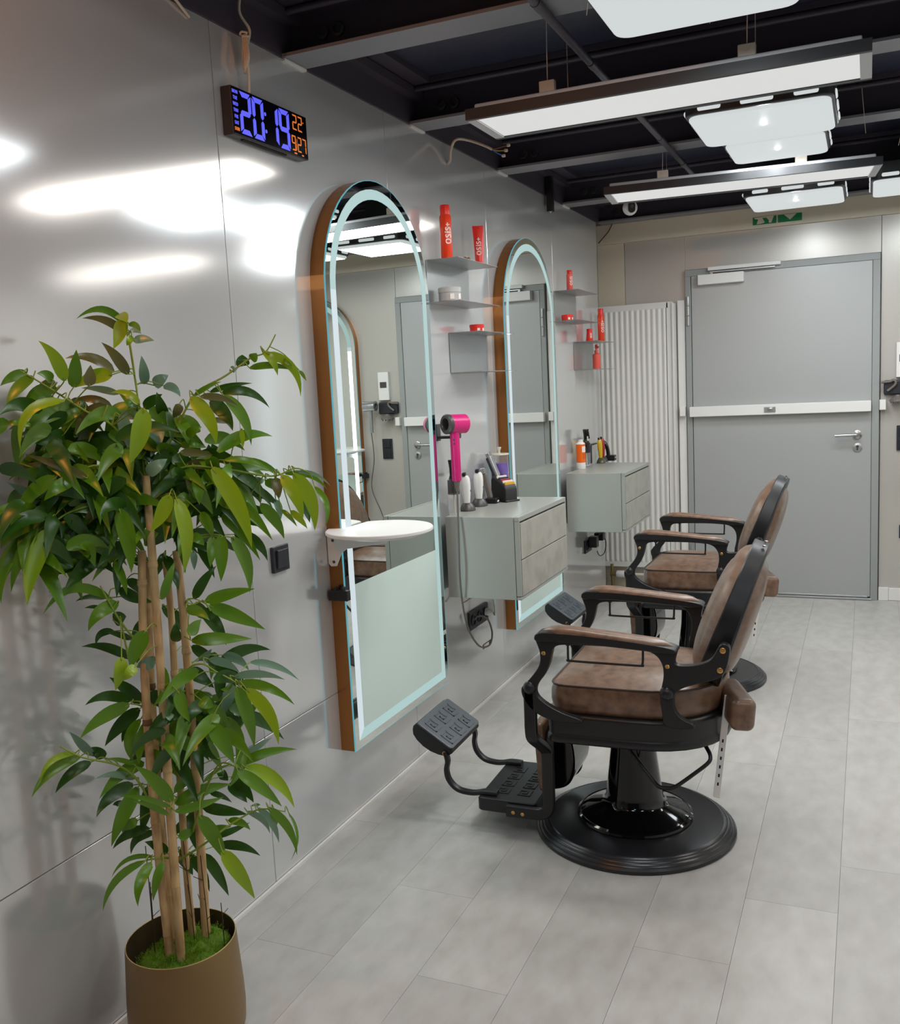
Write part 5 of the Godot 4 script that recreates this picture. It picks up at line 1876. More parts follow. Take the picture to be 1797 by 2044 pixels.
func plant() -> void:
	var at := Vector3(0.192, 0, -1.594)
	var pot := thing("plant_pot", "matt brass coloured round pot on the floor at the lower left", "pot", at)
	var m := Mb.new()
	m.lathe(PackedVector2Array([Vector2(0, 0), Vector2(0.118, 0), Vector2(0.124, 0.004), Vector2(0.131, 0.03), Vector2(0.1335, 0.07), Vector2(0.132, 0.12), Vector2(0.128, 0.19), Vector2(0.1245, 0.246), Vector2(0.1237, 0.2485)]), Vector3.ZERO, Basis.IDENTITY, 72)
	put("body", m, M.pot, pot)
	m = Mb.new()
	m.lathe(PackedVector2Array([Vector2(0.1238, 0.2484), Vector2(0.1232, 0.2498), Vector2(0.1222, 0.2498), Vector2(0.1215, 0.2486)]), Vector3.ZERO, Basis.IDENTITY, 72)
	put("rim", m, M.pot_rim, pot)
	m = Mb.new()
	m.lathe(PackedVector2Array([Vector2(0.1216, 0.2490), Vector2(0.125, 0.19), Vector2(0.126, 0.12), Vector2(0, 0.12)]), Vector3.ZERO, Basis.IDENTITY, 72)
	put("inside", m, mat(Color(0.30, 0.245, 0.16), 0.5, 0.3), pot)
	moss(at)
	bamboo(at)


func moss(at: Vector3) -> void:
	var lumps := [Vector3(-0.055, 0.175, 0.055), Vector3(0.02, 0.185, 0.065), Vector3(0.075, 0.19, 0.02), Vector3(0.055, 0.205, -0.055), Vector3(-0.02, 0.19, -0.02), Vector3(0.0, 0.185, -0.085), Vector3(-0.08, 0.165, -0.01), Vector3(0.045, 0.20, 0.0)]
	var t := thing("moss", "bright green cushion moss filling the pot round the canes", "moss", at)
	t.set_meta("kind", "stuff")
	var m := Mb.new()
	var f := FastNoiseLite.new()
	f.seed = 4
	f.frequency = 40.0
	var spots := []
	for l in lumps:
		var rows := []
		for i in 11:
			var lat := PI / 2 - PI * i / 10.0
			var row := PackedVector3Array()
			for j in 20:
				var a := TAU * j / 20
				var d := Vector3(cos(lat) * cos(a), sin(lat), cos(lat) * sin(a))
				var p: Vector3 = l * Vector3(0.82, 1.0, 0.82) + d * Vector3(0.048, 0.040, 0.048) * (1.0 + 0.35 * f.get_noise_3dv(l * 9.0 + d * 0.06))
				row.append(p)
				if d.y > -0.1:
					spots.append([p, d])
			rows.append(row)
		m.grid(rows, true)
	put("cushion", m, M.moss_dark, t)
	var fuzz := Mb.new()
	for k in 9000:
		var s: Array = spots[rng.randi() % spots.size()]
		var p: Vector3 = s[0] + Vector3(rng.randf_range(-0.009, 0.009), rng.randf_range(-0.004, 0.004), rng.randf_range(-0.009, 0.009))
		if Vector2(p.x, p.z).length() > 0.106:
			continue
		var d: Vector3 = (s[1] + Vector3(rng.randf_range(-1, 1), rng.randf_range(-0.4, 1), rng.randf_range(-1, 1)) * 0.9).normalized()
		var side := d.cross(Vector3(rng.randf() - 0.5, rng.randf() - 0.5, rng.randf() - 0.5)).normalized() * 0.0009
		var tip := p + d * Vector3(0.6, 1, 0.6) * rng.randf_range(0.004, 0.011)
		var kink := (p + tip) / 2 + side * 2.0
		fuzz.tri(p - side, p + side, kink)
		fuzz.tri(kink - side * 0.8, kink + side * 0.8, tip + side * 3.0)
	var z := put("sprigs", fuzz, M.moss, t)
	z.name = "sprig"
	z.set_meta("kind", "stuff")


func bamboo(_at: Vector3) -> void:
	var t := thing("bamboo_plant", "tall artificial bamboo with arching green leaves and bare canes in the brass pot", "plant", Vector3.ZERO)
	var canes := [
		[Vector3(0.207, 1.161, -1.568), Vector3(0.196, 0.940, -1.557), Vector3(0.190, 0.714, -1.552), Vector3(0.189, 0.479, -1.551), Vector3(0.192, 0.205, -1.554)],
		[Vector3(0.173, 1.127, -1.624), Vector3(0.162, 0.922, -1.614), Vector3(0.155, 0.688, -1.608), Vector3(0.154, 0.421, -1.607), Vector3(0.155, 0.19, -1.607)],
		[Vector3(0.234, 1.323, -1.571), Vector3(0.233, 1.161, -1.570), Vector3(0.229, 0.884, -1.567), Vector3(0.225, 0.644, -1.563), Vector3(0.221, 0.408, -1.560), Vector3(0.219, 0.21, -1.557)],
		[Vector3(0.193, 1.121, -1.655), Vector3(0.194, 0.971, -1.656), Vector3(0.184, 0.627, -1.648), Vector3(0.181, 0.369, -1.645), Vector3(0.181, 0.19, -1.645)],
		[Vector3(0.241, 1.149, -1.638), Vector3(0.243, 0.978, -1.640), Vector3(0.241, 0.710, -1.638), Vector3(0.238, 0.470, -1.635), Vector3(0.233, 0.20, -1.631)]]
	var anchors := PackedVector3Array()
	for i in canes.size():
		var c: Array = canes[i]
		var m := Mb.new()
		var pts := curve(c, 8)
		var r: float = [0.0098, 0.0088, 0.0098, 0.0084, 0.0098][i]
		var sc := []
		for k in pts.size():
			sc.append(lerpf(0.86, 1.08, float(k) / pts.size()))
		m.tube(pts, r, 14, sc)
		var cane := put("cane", m, M.cane, t)
		var y := 0.28 + 0.06 * (i % 3)
		while y < c[0].y - 0.05:
			var p: Vector3 = pts[0]
			for k in pts.size() - 1:
				if pts[k].y >= y and pts[k + 1].y < y:
					p = pts[k].lerp(pts[k + 1], (pts[k].y - y) / (pts[k].y - pts[k + 1].y))
			var q := Mb.new()
			q.lathe(PackedVector2Array([Vector2(r * 0.97, -0.006), Vector2(r * 1.10, -0.002), Vector2(r * 1.13, 0.0), Vector2(r * 1.03, 0.0025), Vector2(r * 1.09, 0.005), Vector2(r * 0.96, 0.009)]), p, Basis.IDENTITY, 14)
			put("node_ring", q, M.cane_node if (int(y * 100) % 3) == 0 else M.cane, cane)
			y += 0.19 + 0.04 * ((i * 7 + int(y * 10)) % 4)
		for p in pts:
			if p.y > 0.35:
				anchors.append(p)
	var branches := [
		[Vector3(0.208, 1.639, -1.582), Vector3(0.212, 1.597, -1.585), Vector3(0.215, 1.524, -1.588), Vector3(0.216, 1.471, -1.589), Vector3(0.201, 1.374, -1.602), Vector3(0.203, 1.308, -1.604)],
		[Vector3(0.203, 1.308, -1.604), Vector3(0.260, 1.392, -1.628), Vector3(0.315, 1.486, -1.652), Vector3(0.372, 1.525, -1.690), Vector3(0.413, 1.560, -1.727), Vector3(0.438, 1.572, -1.749), Vector3(0.456, 1.609, -1.766)],
		[Vector3(0.208, 1.275, -1.609), Vector3(0.284, 1.333, -1.623), Vector3(0.358, 1.328, -1.664), Vector3(0.437, 1.303, -1.735), Vector3(0.478, 1.316, -1.772), Vector3(0.502, 1.302, -1.794)],
		[Vector3(0.197, 1.276, -1.598), Vector3(0.182, 1.274, -1.531), Vector3(0.137, 1.264, -1.463), Vector3(0.118, 1.245, -1.419), Vector3(0.085, 1.226, -1.389), Vector3(0.060, 1.214, -1.366)],
		[Vector3(0.201, 1.309, -1.602), Vector3(0.196, 1.421, -1.543), Vector3(0.158, 1.466, -1.496), Vector3(0.119, 1.515, -1.447), Vector3(0.081, 1.553, -1.412)],
		[Vector3(0.174, 0.524, -1.577), Vector3(0.173, 0.637, -1.536), Vector3(0.157, 0.698, -1.495), Vector3(0.125, 0.742, -1.425), Vector3(0.094, 0.773, -1.398)],
		[Vector3(0.208, 0.717, -1.608), Vector3(0.257, 0.872, -1.612), Vector3(0.295, 0.901, -1.620), Vector3(0.324, 0.882, -1.633), Vector3(0.360, 0.854, -1.652), Vector3(0.383, 0.817, -1.672)],
		[Vector3(0.227, 0.497, -1.626), Vector3(0.272, 0.599, -1.626), Vector3(0.319, 0.670, -1.628), Vector3(0.363, 0.658, -1.641), Vector3(0.379, 0.642, -1.655)],
		[Vector3(0.194, 0.433, -1.596), Vector3(0.269, 0.481, -1.597), Vector3(0.329, 0.525, -1.651), Vector3(0.372, 0.543, -1.690), Vector3(0.419, 0.531, -1.719)],
		[Vector3(0.250, 1.034, -1.646), Vector3(0.273, 1.028, -1.627), Vector3(0.301, 1.038, -1.639), Vector3(0.318, 1.016, -1.641)],
		[Vector3(0.177, 0.794, -1.580), Vector3(0.183, 0.821, -1.545), Vector3(0.176, 0.830, -1.526)],
		[Vector3(0.208, 0.587, -1.608), Vector3(0.222, 0.583, -1.567), Vector3(0.234, 0.615, -1.564)],
		[Vector3(0.194, 0.439, -1.596), Vector3(0.206, 0.467, -1.552), Vector3(0.189, 0.474, -1.524), Vector3(0.177, 0.472, -1.513)],
		[Vector3(0.200, 1.287, -1.601), Vector3(0.172, 1.351, -1.508), Vector3(0.127, 1.336, -1.455), Vector3(0.074, 1.368, -1.393)],
		[Vector3(0.207, 1.264, -1.608), Vector3(0.278, 1.283, -1.591), Vector3(0.288, 1.275, -1.587)],
		[Vector3(0.178, 0.932, -1.581), Vector3(0.172, 1.015, -1.522), Vector3(0.154, 1.098, -1.493)],
		[Vector3(0.169, 0.891, -1.546), Vector3(0.169, 0.968, -1.533), Vector3(0.173, 1.026, -1.522)]
	]
	for b in branches:
		var m := Mb.new()
		var pts := curve(b, 6)
		var sc := []
		for k in pts.size():
			sc.append(lerpf(1.25, 0.55, float(k) / pts.size()))
		m.tube(pts, 0.0024, 7, sc)
		put("branch", m, M.stalk, t)
		anchors.append_array(pts)
	leaf_rows.append_array([
		214,1640,-1575,197,1671,-1530,159,1652,-1495,13,1,
		214,1623,-1568,198,1649,-1535,163,1654,-1508,15,4,
		230,1650,-1550,227,1618,-1541,216,1589,-1531,23,2,
		238,1657,-1532,265,1648,-1515,280,1637,-1508,20,2,
		272,1636,-1522,296,1629,-1514,313,1617,-1506,12,1,
		169,1631,-1635,198,1630,-1622,211,1623,-1625,13,3,
		216,1607,-1593,237,1609,-1601,256,1605,-1611,17,3,
		252,1614,-1548,257,1603,-1534,247,1594,-1537,12,2,
		172,1528,-1435,179,1572,-1412,167,1606,-1385,22,2,
		152,1516,-1478,174,1553,-1464,189,1589,-1458,23,1,
		208,1516,-1463,213,1536,-1462,215,1557,-1465,20,4,
		204,1543,-1539,189,1572,-1495,153,1573,-1461,19,4,
		255,1536,-1523,258,1571,-1492,240,1600,-1474,19,4,
		212,1517,-1620,236,1546,-1592,241,1575,-1584,18,3,
		196,1513,-1668,224,1525,-1658,233,1534,-1673,22,3,
		228,1511,-1661,256,1503,-1659,267,1485,-1665,18,3,
		216,1537,-1521,180,1533,-1502,142,1514,-1489,25,2,
		59,1548,-1447,60,1541,-1409,51,1524,-1386,18,1,
		95,1540,-1430,87,1513,-1392,80,1476,-1369,22,1,
		109,1532,-1465,117,1542,-1441,118,1545,-1418,18,1,
		93,1524,-1489,83,1524,-1472,56,1516,-1471,17,4,
		100,1514,-1482,81,1507,-1447,54,1476,-1435,23,1,
		212,1488,-1390,177,1468,-1333,156,1397,-1324,17,2,
		108,1477,-1523,84,1460,-1458,50,1411,-1426,32,1,
		180,1474,-1534,142,1452,-1512,115,1408,-1503,23,4,
		163,1467,-1570,150,1401,-1568,124,1340,-1558,24,1,
		119,1440,-1541,111,1379,-1548,109,1317,-1561,23,1,
		313,1465,-1494,301,1408,-1486,273,1354,-1483,32,2,
		218,1436,-1639,233,1397,-1615,228,1360,-1598,28,3,
		173,1498,-1580,143,1510,-1560,104,1514,-1546,13,3,
		304,1473,-1494,286,1497,-1482,246,1500,-1479,12,2,
		167,1471,-1562,142,1490,-1531,87,1484,-1526,15,4,
		204,1452,-1546,210,1415,-1553,206,1377,-1560,23,3,
		194,1465,-1632,221,1481,-1630,244,1493,-1635,20,0,
		226,1443,-1656,245,1471,-1625,242,1498,-1619,20,0,
		194,1451,-1557,213,1451,-1566,229,1439,-1573,17,3,
		196,1449,-1606,195,1477,-1586,164,1500,-1590,13,1,
		65,1455,-1569,71,1421,-1531,71,1384,-1508,20,0,
		128,1470,-1514,110,1452,-1490,77,1427,-1487,17,1,
		114,1444,-1392,109,1451,-1360,80,1442,-1349,12,1,
		45,1444,-1461,54,1444,-1420,43,1436,-1401,10,4,
		37,1490,-1538,56,1484,-1470,60,1456,-1430,24,0,
		100,1488,-1516,127,1478,-1519,129,1461,-1539,19,0,
		41,1417,-1503,86,1419,-1421,111,1405,-1364,28,0,
		104,1420,-1486,110,1410,-1449,110,1390,-1426,27,0,
		128,1418,-1609,117,1388,-1601,84,1362,-1608,26,0,
		154,1416,-1636,173,1388,-1628,164,1358,-1639,29,0,
		449,1572,-1726,468,1549,-1731,465,1520,-1749,15,2,
		457,1569,-1725,495,1535,-1763,496,1472,-1786,16,2,
		451,1556,-1767,487,1549,-1747,501,1538,-1756,11,1,
		411,1539,-1725,455,1543,-1745,488,1530,-1778,13,1,
		470,1530,-1830,490,1518,-1812,499,1506,-1810,7,1,
		351,1547,-1783,357,1559,-1776,350,1572,-1787,25,0,
		435,1556,-1700,447,1562,-1694,452,1569,-1696,17,1,
		372,1533,-1713,391,1539,-1696,390,1541,-1710,13,3,
		275,1493,-1759,321,1505,-1775,352,1508,-1815,11,0,
		318,1486,-1648,350,1503,-1653,367,1513,-1681,9,1,
		325,1488,-1734,376,1488,-1762,396,1450,-1811,18,0,
		391,1482,-1652,413,1434,-1683,416,1373,-1702,23,1,
		333,1482,-1616,377,1437,-1615,381,1381,-1627,27,2])
	leaf_rows.append_array([
		266,1442,-1650,294,1415,-1636,294,1383,-1644,24,1,
		312,1473,-1708,354,1444,-1701,372,1406,-1700,26,0,
		367,1483,-1606,398,1479,-1632,413,1460,-1671,13,4,
		415,1411,-1673,414,1390,-1675,412,1370,-1677,9,2,
		302,1470,-1617,296,1455,-1615,272,1441,-1629,17,4,
		306,1402,-1628,345,1414,-1604,360,1421,-1611,17,1,
		317,1431,-1704,327,1428,-1723,329,1420,-1751,11,4,
		240,1335,-1778,257,1356,-1758,268,1376,-1746,21,0,
		259,1333,-1792,259,1355,-1780,258,1376,-1770,26,0,
		261,1383,-1661,295,1380,-1663,304,1371,-1695,13,1,
		303,1369,-1605,322,1365,-1636,339,1357,-1669,15,4,
		386,1347,-1644,438,1341,-1668,463,1307,-1717,13,1,
		326,1327,-1685,301,1340,-1652,274,1327,-1622,18,4,
		338,1337,-1714,373,1322,-1747,396,1289,-1785,16,1,
		396,1336,-1589,437,1255,-1609,452,1161,-1626,31,2,
		281,1317,-1686,300,1271,-1707,293,1214,-1735,29,1,
		285,1324,-1661,306,1300,-1628,307,1273,-1621,20,4,
		309,1312,-1643,327,1284,-1622,333,1255,-1616,22,1,
		334,1277,-1543,351,1200,-1542,332,1118,-1546,27,2,
		320,1286,-1539,307,1247,-1526,286,1212,-1511,25,2,
		228,1255,-1696,260,1213,-1729,278,1156,-1755,20,3,
		235,1324,-1659,239,1297,-1640,228,1276,-1621,20,0,
		178,1278,-1696,192,1274,-1713,198,1261,-1737,21,0,
		514,1311,-1663,549,1268,-1658,550,1215,-1676,23,2,
		490,1306,-1746,512,1245,-1773,501,1172,-1797,28,2,
		438,1297,-1749,447,1275,-1743,448,1251,-1744,20,4,
		383,1237,-1766,401,1197,-1792,403,1148,-1820,23,1,
		355,1285,-1785,376,1288,-1778,382,1288,-1793,16,3,
		328,1274,-1763,377,1260,-1780,395,1222,-1822,21,0,
		432,1301,-1801,487,1296,-1813,513,1259,-1845,11,1,
		471,1307,-1783,512,1300,-1797,543,1272,-1809,8,3,
		504,1271,-1805,540,1231,-1791,536,1183,-1785,13,1,
		423,1235,-1870,440,1208,-1863,449,1180,-1861,16,0,
		462,1221,-1766,485,1204,-1765,487,1178,-1790,13,2,
		449,1226,-1750,473,1210,-1745,484,1188,-1754,9,1,
		286,1217,-1841,324,1213,-1840,346,1198,-1855,17,0,
		332,1200,-1776,359,1193,-1779,382,1178,-1782,18,0,
		392,1240,-1813,404,1218,-1807,390,1191,-1830,14,3,
		299,1165,-1773,346,1146,-1789,356,1096,-1814,23,0,
		370,1177,-1668,385,1115,-1692,377,1044,-1707,26,1,
		362,1186,-1641,366,1136,-1633,366,1087,-1624,24,1,
		314,1175,-1674,322,1145,-1656,322,1113,-1648,20,1,
		317,1234,-1637,341,1210,-1630,337,1178,-1645,20,1,
		215,1138,-1745,249,1106,-1733,266,1069,-1730,16,0,
		292,1151,-1633,296,1131,-1627,295,1109,-1627,13,3,
		334,1195,-1583,355,1187,-1577,361,1173,-1585,17,1,
		259,1037,-1662,299,1081,-1651,321,1112,-1671,19,0,
		327,1044,-1616,379,1060,-1634,431,1068,-1654,22,1,
		280,1016,-1686,328,984,-1723,373,946,-1762,27,1,
		224,996,-1729,266,959,-1722,282,911,-1732,26,0,
		249,1018,-1672,288,1008,-1653,301,987,-1659,25,0,
		269,949,-1630,325,948,-1664,367,936,-1717,24,1,
		160,1012,-1669,184,972,-1693,197,922,-1713,23,0,
		307,1035,-1576,343,1032,-1572,369,1015,-1572,19,1,
		246,1055,-1574,269,1100,-1571,272,1137,-1597,17,1,
		208,1136,-1639,240,1103,-1624,252,1064,-1620,20,0,
		206,937,-1652,226,966,-1630,226,988,-1632,20,0,
		293,972,-1595,295,987,-1611,297,998,-1634,22,1,
		256,1259,-1738,274,1225,-1732,261,1185,-1751,27,0,
		265,1206,-1779,285,1192,-1792,289,1166,-1810,28,0])
	leaf_rows.append_array([
		294,1293,-1821,317,1265,-1837,317,1224,-1860,28,0,
		403,1289,-1763,434,1277,-1754,454,1256,-1742,20,1,
		271,1282,-1796,293,1261,-1812,299,1228,-1825,26,0,
		200,1221,-1721,212,1192,-1694,211,1164,-1676,25,0,
		65,1248,-1493,64,1296,-1429,60,1334,-1366,24,3,
		106,1261,-1485,94,1283,-1470,58,1292,-1468,23,4,
		126,1257,-1408,88,1242,-1369,46,1202,-1347,26,1,
		133,1236,-1401,118,1168,-1361,116,1091,-1335,32,2,
		63,1234,-1485,79,1163,-1456,69,1091,-1435,26,1,
		37,1231,-1535,59,1184,-1501,53,1133,-1489,28,3,
		115,1233,-1380,86,1178,-1355,54,1111,-1354,20,1,
		80,1226,-1396,63,1172,-1341,50,1093,-1331,24,1,
		109,1246,-1606,74,1195,-1587,46,1132,-1586,29,0,
		228,1263,-1491,238,1196,-1498,233,1126,-1503,29,1,
		196,1279,-1508,168,1256,-1483,133,1218,-1480,21,4,
		134,1259,-1609,143,1217,-1625,143,1169,-1634,24,0,
		91,1176,-1616,110,1156,-1577,104,1131,-1564,20,0,
		85,1155,-1582,107,1132,-1493,116,1098,-1431,31,0,
		151,1064,-1521,107,1098,-1463,58,1048,-1423,19,1,
		61,1043,-1596,54,1055,-1559,47,1052,-1524,11,0,
		165,1052,-1528,155,1042,-1481,134,1005,-1467,24,1,
		94,1035,-1548,82,1039,-1537,60,1035,-1535,7,0,
		119,1007,-1557,129,1009,-1566,131,1008,-1584,27,0,
		190,1332,-1451,150,1363,-1414,97,1386,-1387,16,4,
		112,1359,-1428,78,1358,-1403,41,1333,-1388,12,4,
		149,1338,-1411,110,1309,-1382,68,1262,-1372,24,1,
		165,1329,-1438,166,1318,-1394,143,1294,-1379,22,1,
		142,1338,-1509,189,1326,-1521,233,1306,-1531,15,1,
		165,1257,-1624,133,1290,-1591,91,1297,-1557,20,0,
		182,1277,-1666,158,1286,-1641,130,1291,-1621,11,3,
		244,1327,-1566,270,1344,-1568,275,1356,-1596,23,3,
		64,1190,-1570,60,1171,-1537,35,1140,-1533,22,0,
		143,1282,-1532,138,1296,-1488,122,1284,-1456,17,4,
		229,1355,-1658,220,1311,-1666,196,1270,-1665,24,0,
		141,1146,-1561,155,1105,-1545,156,1062,-1534,17,0,
		160,1143,-1534,186,1110,-1526,187,1070,-1533,15,1,
		117,1120,-1637,136,1122,-1650,131,1110,-1689,18,0,
		129,1087,-1597,150,1062,-1621,148,1020,-1651,20,0,
		144,1078,-1558,174,1056,-1572,195,1039,-1603,22,0,
		182,1137,-1667,179,1113,-1654,156,1083,-1664,16,0,
		88,1248,-1529,78,1226,-1498,65,1194,-1483,30,0,
		65,1289,-1582,63,1265,-1543,48,1229,-1533,31,0,
		36,1306,-1445,59,1296,-1389,80,1274,-1348,29,0,
		47,1286,-1466,48,1265,-1432,54,1236,-1406,30,0,
		75,1363,-1547,66,1349,-1514,58,1321,-1496,28,0,
		42,1213,-1553,70,1183,-1539,67,1148,-1543,27,0,
		131,953,-1593,133,976,-1554,118,984,-1531,13,0,
		80,969,-1594,58,966,-1577,40,938,-1577,14,0,
		84,894,-1633,79,939,-1571,59,953,-1516,21,0,
		258,969,-1426,258,937,-1416,237,899,-1422,22,2,
		276,947,-1443,281,940,-1418,262,923,-1418,18,2,
		157,814,-1577,137,851,-1557,107,880,-1540,25,0,
		145,823,-1556,138,855,-1496,108,842,-1462,20,0,
		176,830,-1520,146,817,-1468,121,782,-1427,26,1,
		127,789,-1601,91,755,-1573,58,709,-1555,27,0,
		85,745,-1626,79,730,-1603,74,706,-1592,16,0,
		154,776,-1572,145,739,-1539,155,686,-1540,20,1,
		186,780,-1569,174,736,-1546,171,684,-1537,22,1,
		219,916,-1568,238,863,-1566,219,821,-1539,18,1,
		208,915,-1577,204,914,-1552,173,903,-1555,24,3])
	leaf_rows.append_array([
		135,982,-1654,128,973,-1625,101,948,-1625,21,0,
		255,1003,-1504,237,966,-1491,218,922,-1489,29,1,
		145,696,-1712,129,652,-1685,112,596,-1677,31,0,
		215,720,-1634,220,685,-1635,207,641,-1650,25,0,
		268,855,-1573,268,815,-1578,268,772,-1603,24,1,
		198,853,-1679,194,841,-1656,171,812,-1665,14,0,
		167,815,-1716,191,774,-1709,221,738,-1718,26,0,
		177,846,-1722,212,833,-1719,240,812,-1714,26,0,
		238,802,-1567,265,805,-1540,269,797,-1538,18,3,
		52,699,-1522,72,749,-1476,66,783,-1451,20,3,
		84,698,-1524,78,715,-1513,55,721,-1515,20,0,
		133,917,-1641,132,904,-1623,105,885,-1629,32,0,
		178,901,-1737,226,874,-1737,251,836,-1762,21,0,
		248,797,-1707,241,795,-1683,227,790,-1669,19,3,
		284,817,-1623,301,810,-1623,307,798,-1638,24,1,
		199,851,-1692,231,836,-1700,252,812,-1713,23,0,
		275,848,-1708,281,822,-1696,275,791,-1698,23,0,
		282,819,-1739,277,778,-1720,258,733,-1712,25,3,
		283,778,-1675,296,756,-1652,287,724,-1650,22,3,
		369,847,-1642,381,774,-1660,375,693,-1682,26,1,
		434,864,-1592,486,816,-1593,500,745,-1599,25,2,
		378,857,-1644,451,849,-1651,492,804,-1682,18,1,
		348,861,-1668,400,865,-1691,449,848,-1714,16,3,
		334,870,-1747,376,851,-1789,405,805,-1835,14,3,
		302,905,-1642,334,894,-1659,355,868,-1677,18,3,
		284,893,-1716,309,878,-1736,322,847,-1756,18,3,
		237,884,-1690,258,900,-1687,273,914,-1690,16,3,
		213,832,-1648,234,792,-1649,258,758,-1672,24,0,
		286,859,-1551,296,826,-1547,310,794,-1551,19,1,
		231,753,-1630,267,740,-1655,292,708,-1684,18,0,
		339,782,-1581,363,737,-1591,371,683,-1611,29,1,
		309,756,-1685,318,674,-1704,285,595,-1698,20,1,
		228,712,-1685,242,675,-1678,264,645,-1695,17,0,
		287,639,-1761,312,653,-1784,326,661,-1821,15,3,
		185,716,-1666,163,671,-1642,128,611,-1642,23,0,
		310,635,-1711,362,655,-1749,408,647,-1802,19,1,
		83,702,-1485,66,690,-1441,38,652,-1422,20,0,
		97,733,-1445,72,720,-1388,55,678,-1346,20,1,
		101,747,-1429,87,748,-1378,75,709,-1352,11,2,
		159,686,-1535,150,709,-1502,129,717,-1478,9,1,
		153,652,-1535,144,680,-1490,127,684,-1451,13,3,
		263,619,-1525,249,675,-1498,221,717,-1471,25,1,
		60,587,-1627,77,599,-1538,80,573,-1488,26,0,
		151,627,-1547,138,576,-1506,114,509,-1489,28,1,
		145,613,-1582,138,555,-1577,123,498,-1569,25,0,
		259,605,-1524,244,648,-1469,203,661,-1436,11,1,
		244,581,-1534,231,618,-1496,208,641,-1462,11,1,
		142,548,-1545,129,542,-1531,97,515,-1541,19,1,
		132,506,-1589,115,515,-1541,91,487,-1515,21,0,
		118,480,-1618,103,484,-1580,86,445,-1573,18,0,
		178,455,-1587,181,490,-1556,173,511,-1528,21,0,
		172,464,-1551,153,484,-1495,137,457,-1458,11,1,
		212,495,-1483,171,469,-1437,134,395,-1427,18,1,
		206,477,-1508,214,456,-1460,213,408,-1449,20,1,
		225,476,-1524,221,441,-1502,207,391,-1501,17,1,
		63,559,-1589,74,573,-1561,60,567,-1559,14,0,
		209,601,-1599,228,632,-1622,243,652,-1659,21,1,
		208,573,-1599,253,594,-1640,286,585,-1706,25,1,
		251,585,-1548,286,587,-1587,313,587,-1638,17,1,
		231,543,-1659,293,541,-1664,332,522,-1695,23,0])
	leaf_rows.append_array([
		305,576,-1562,321,514,-1587,327,446,-1610,27,1,
		194,397,-1752,253,401,-1760,287,366,-1789,20,0,
		352,498,-1569,379,439,-1588,384,359,-1628,27,2,
		138,414,-1673,175,365,-1698,186,295,-1712,22,0,
		187,396,-1705,219,348,-1709,222,277,-1738,22,0,
		162,418,-1647,185,400,-1644,194,372,-1650,20,0,
		169,411,-1665,188,394,-1668,188,362,-1684,16,0,
		214,497,-1592,222,499,-1610,227,495,-1634,21,1,
		120,446,-1690,140,474,-1688,163,500,-1687,18,0,
		189,522,-1673,205,476,-1652,219,422,-1655,20,0,
		210,439,-1716,243,446,-1745,269,453,-1782,14,0,
		297,514,-1668,328,513,-1672,338,486,-1692,15,1,
		256,495,-1652,289,507,-1648,307,503,-1664,17,1,
		379,665,-1639,428,623,-1679,455,550,-1705,26,2,
		369,660,-1624,411,618,-1647,428,554,-1696,24,1,
		263,587,-1739,300,565,-1733,320,531,-1736,24,0,
		258,572,-1729,287,555,-1726,305,531,-1731,22,0,
		230,596,-1737,256,597,-1716,265,586,-1718,20,0,
		328,671,-1704,329,635,-1679,319,605,-1652,19,1,
		281,628,-1613,303,651,-1632,322,655,-1666,9,1,
		334,532,-1690,356,505,-1715,359,460,-1736,13,3,
		326,515,-1743,345,469,-1767,347,411,-1785,16,3,
		419,569,-1655,444,509,-1690,448,433,-1711,17,1,
		411,514,-1744,437,465,-1733,427,415,-1713,6,1,
		370,516,-1737,372,497,-1742,364,471,-1761,14,1,
		295,508,-1762,318,521,-1748,329,521,-1749,10,3,
		232,565,-1689,250,551,-1708,256,522,-1737,12,0])
	var tw := Mb.new()
	for i in range(0, leaf_rows.size(), 11):
		var b := Vector3(leaf_rows[i], leaf_rows[i + 1], leaf_rows[i + 2]) / 1000.0
		var mm := Vector3(leaf_rows[i + 3], leaf_rows[i + 4], leaf_rows[i + 5]) / 1000.0
		var tip := Vector3(leaf_rows[i + 6], leaf_rows[i + 7], leaf_rows[i + 8]) / 1000.0
		var w: float = leaf_rows[i + 9] / 1000.0 * 1.22
		var kind: int = leaf_rows[i + 10]
		put("leaf", leaf_mesh(b, mm, tip, w, rng.randf_range(-0.38, 0.38)), M.leaf[kind], t)
		var best := anchors[0]
		for p in anchors:
			if p.distance_squared_to(b) < best.distance_squared_to(b):
				best = p
		if best.distance_to(b) < 0.16:
			var mid := (best + b) / 2 + Vector3(0, 0.008, 0) - (mm - b).normalized() * 0.008
			tw.tube(curve([best, mid, b, b.lerp(mm, 0.15)], 3), 0.0013, 5)
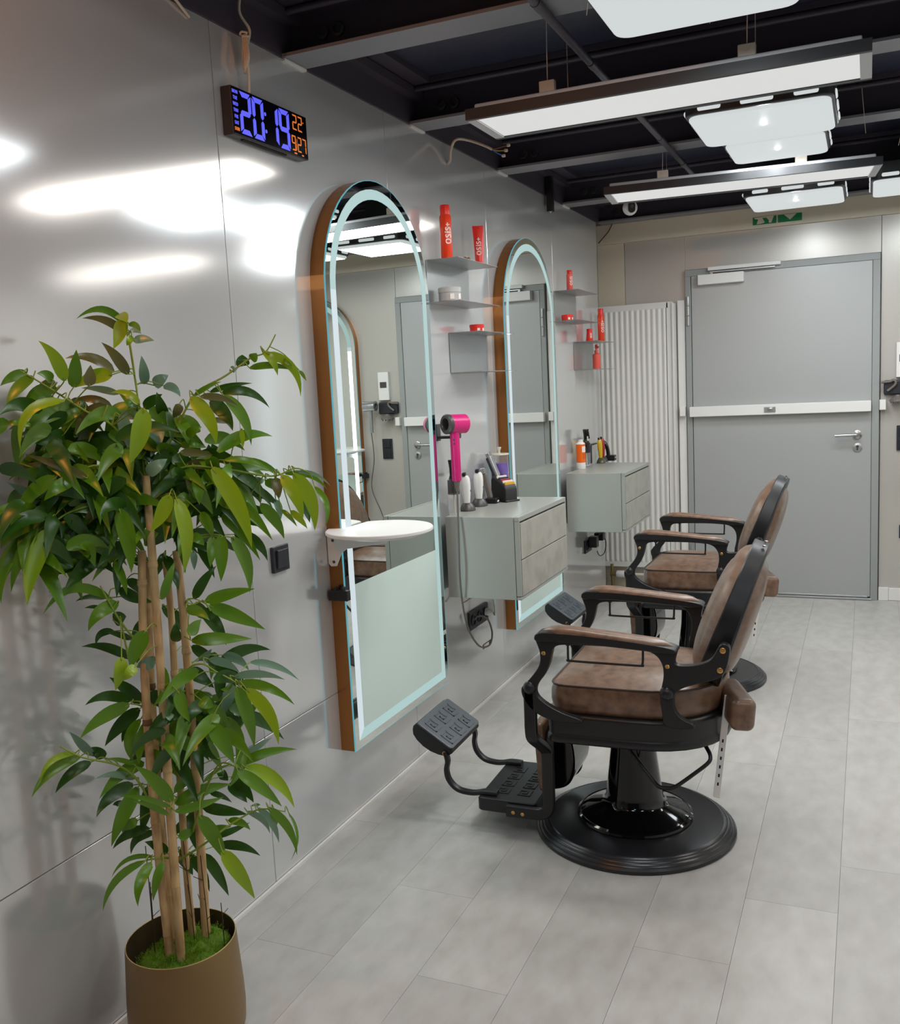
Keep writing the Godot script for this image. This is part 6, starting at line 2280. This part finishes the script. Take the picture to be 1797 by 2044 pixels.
	# leaves deep in the crown, too tangled to pick apart
	for kind in 2:
		var fill := Mb.new()
		for k in 150:
			var hubs := [Vector3(0.20, 1.37, -1.60), Vector3(0.20, 1.30, -1.58), Vector3(0.10, 1.38, -1.46), Vector3(0.23, 1.24, -1.64), Vector3(0.27, 1.33, -1.69), Vector3(0.09, 1.28, -1.42), Vector3(0.09, 1.20, -1.46), Vector3(0.14, 1.24, -1.50), Vector3(0.33, 1.28, -1.70), Vector3(0.21, 0.74, -1.62), Vector3(0.30, 0.80, -1.68)]
			var hub: Vector3 = hubs[k % hubs.size()]
			var o := hub + Vector3(rng.randf_range(-0.06, 0.05), rng.randf_range(-0.08, 0.09), rng.randf_range(-0.08, 0.08))
			o.x = maxf(o.x, 0.06)
			var a := rng.randf() * TAU
			var l := rng.randf_range(0.08, 0.14)
			var tip := o + Vector3(cos(a) * 0.8, rng.randf_range(-1.3, 0.2), sin(a)).normalized() * l
			tip.x = maxf(tip.x, 0.03)
			var one := leaf_mesh(o, (o + tip) / 2 + Vector3(0, 0.018, 0), tip, 0.031, rng.randf_range(-0.5, 0.5))
			fill.v.append_array(one.v)
			fill.n.append_array(one.n)
		var fm := put("inner_leaf", fill, M.leaf[kind], t)
		fm.set_meta("kind", "stuff")
	var twm := put("twig", tw, M.stalk, t)
	twm.set_meta("kind", "stuff")
	# fine dry roots by the canes
	for k in 7:
		var p: Array = [[-0.065, 0.02], [-0.055, 0.03], [0.035, -0.005], [0.055, -0.03], [0.085, -0.045], [0.01, -0.05], [0.02, 0.03]][k]
		var m := Mb.new()
		var o := Vector3(0.192 + p[0], 0.20, -1.594 + p[1])
		var top := o + Vector3(rng.randf_range(-0.01, 0.01), rng.randf_range(0.10, 0.30), rng.randf_range(-0.01, 0.01))
		m.tube(PackedVector3Array([o, o.lerp(top, 0.5) + Vector3(0.003, 0, 0.002), top]), 0.0011, 5)
		for j in 3:
			var s := o.lerp(top, 0.35 + j * 0.2)
			m.tube(PackedVector3Array([s, s + Vector3(rng.randf_range(-0.015, 0.015), 0.014, rng.randf_range(-0.015, 0.015))]), 0.0008, 4)
		put("dry_root", m, M.root, t)


func _ready() -> void:
	rng.seed = 20190927
	lamps_and_camera()
	materials()
	ceiling_lights()
	shell()
	door()
	radiator()
	stations()
	chairs()
	plant()
	clock()
	products()
	wall_fittings()
	hair_dryer()
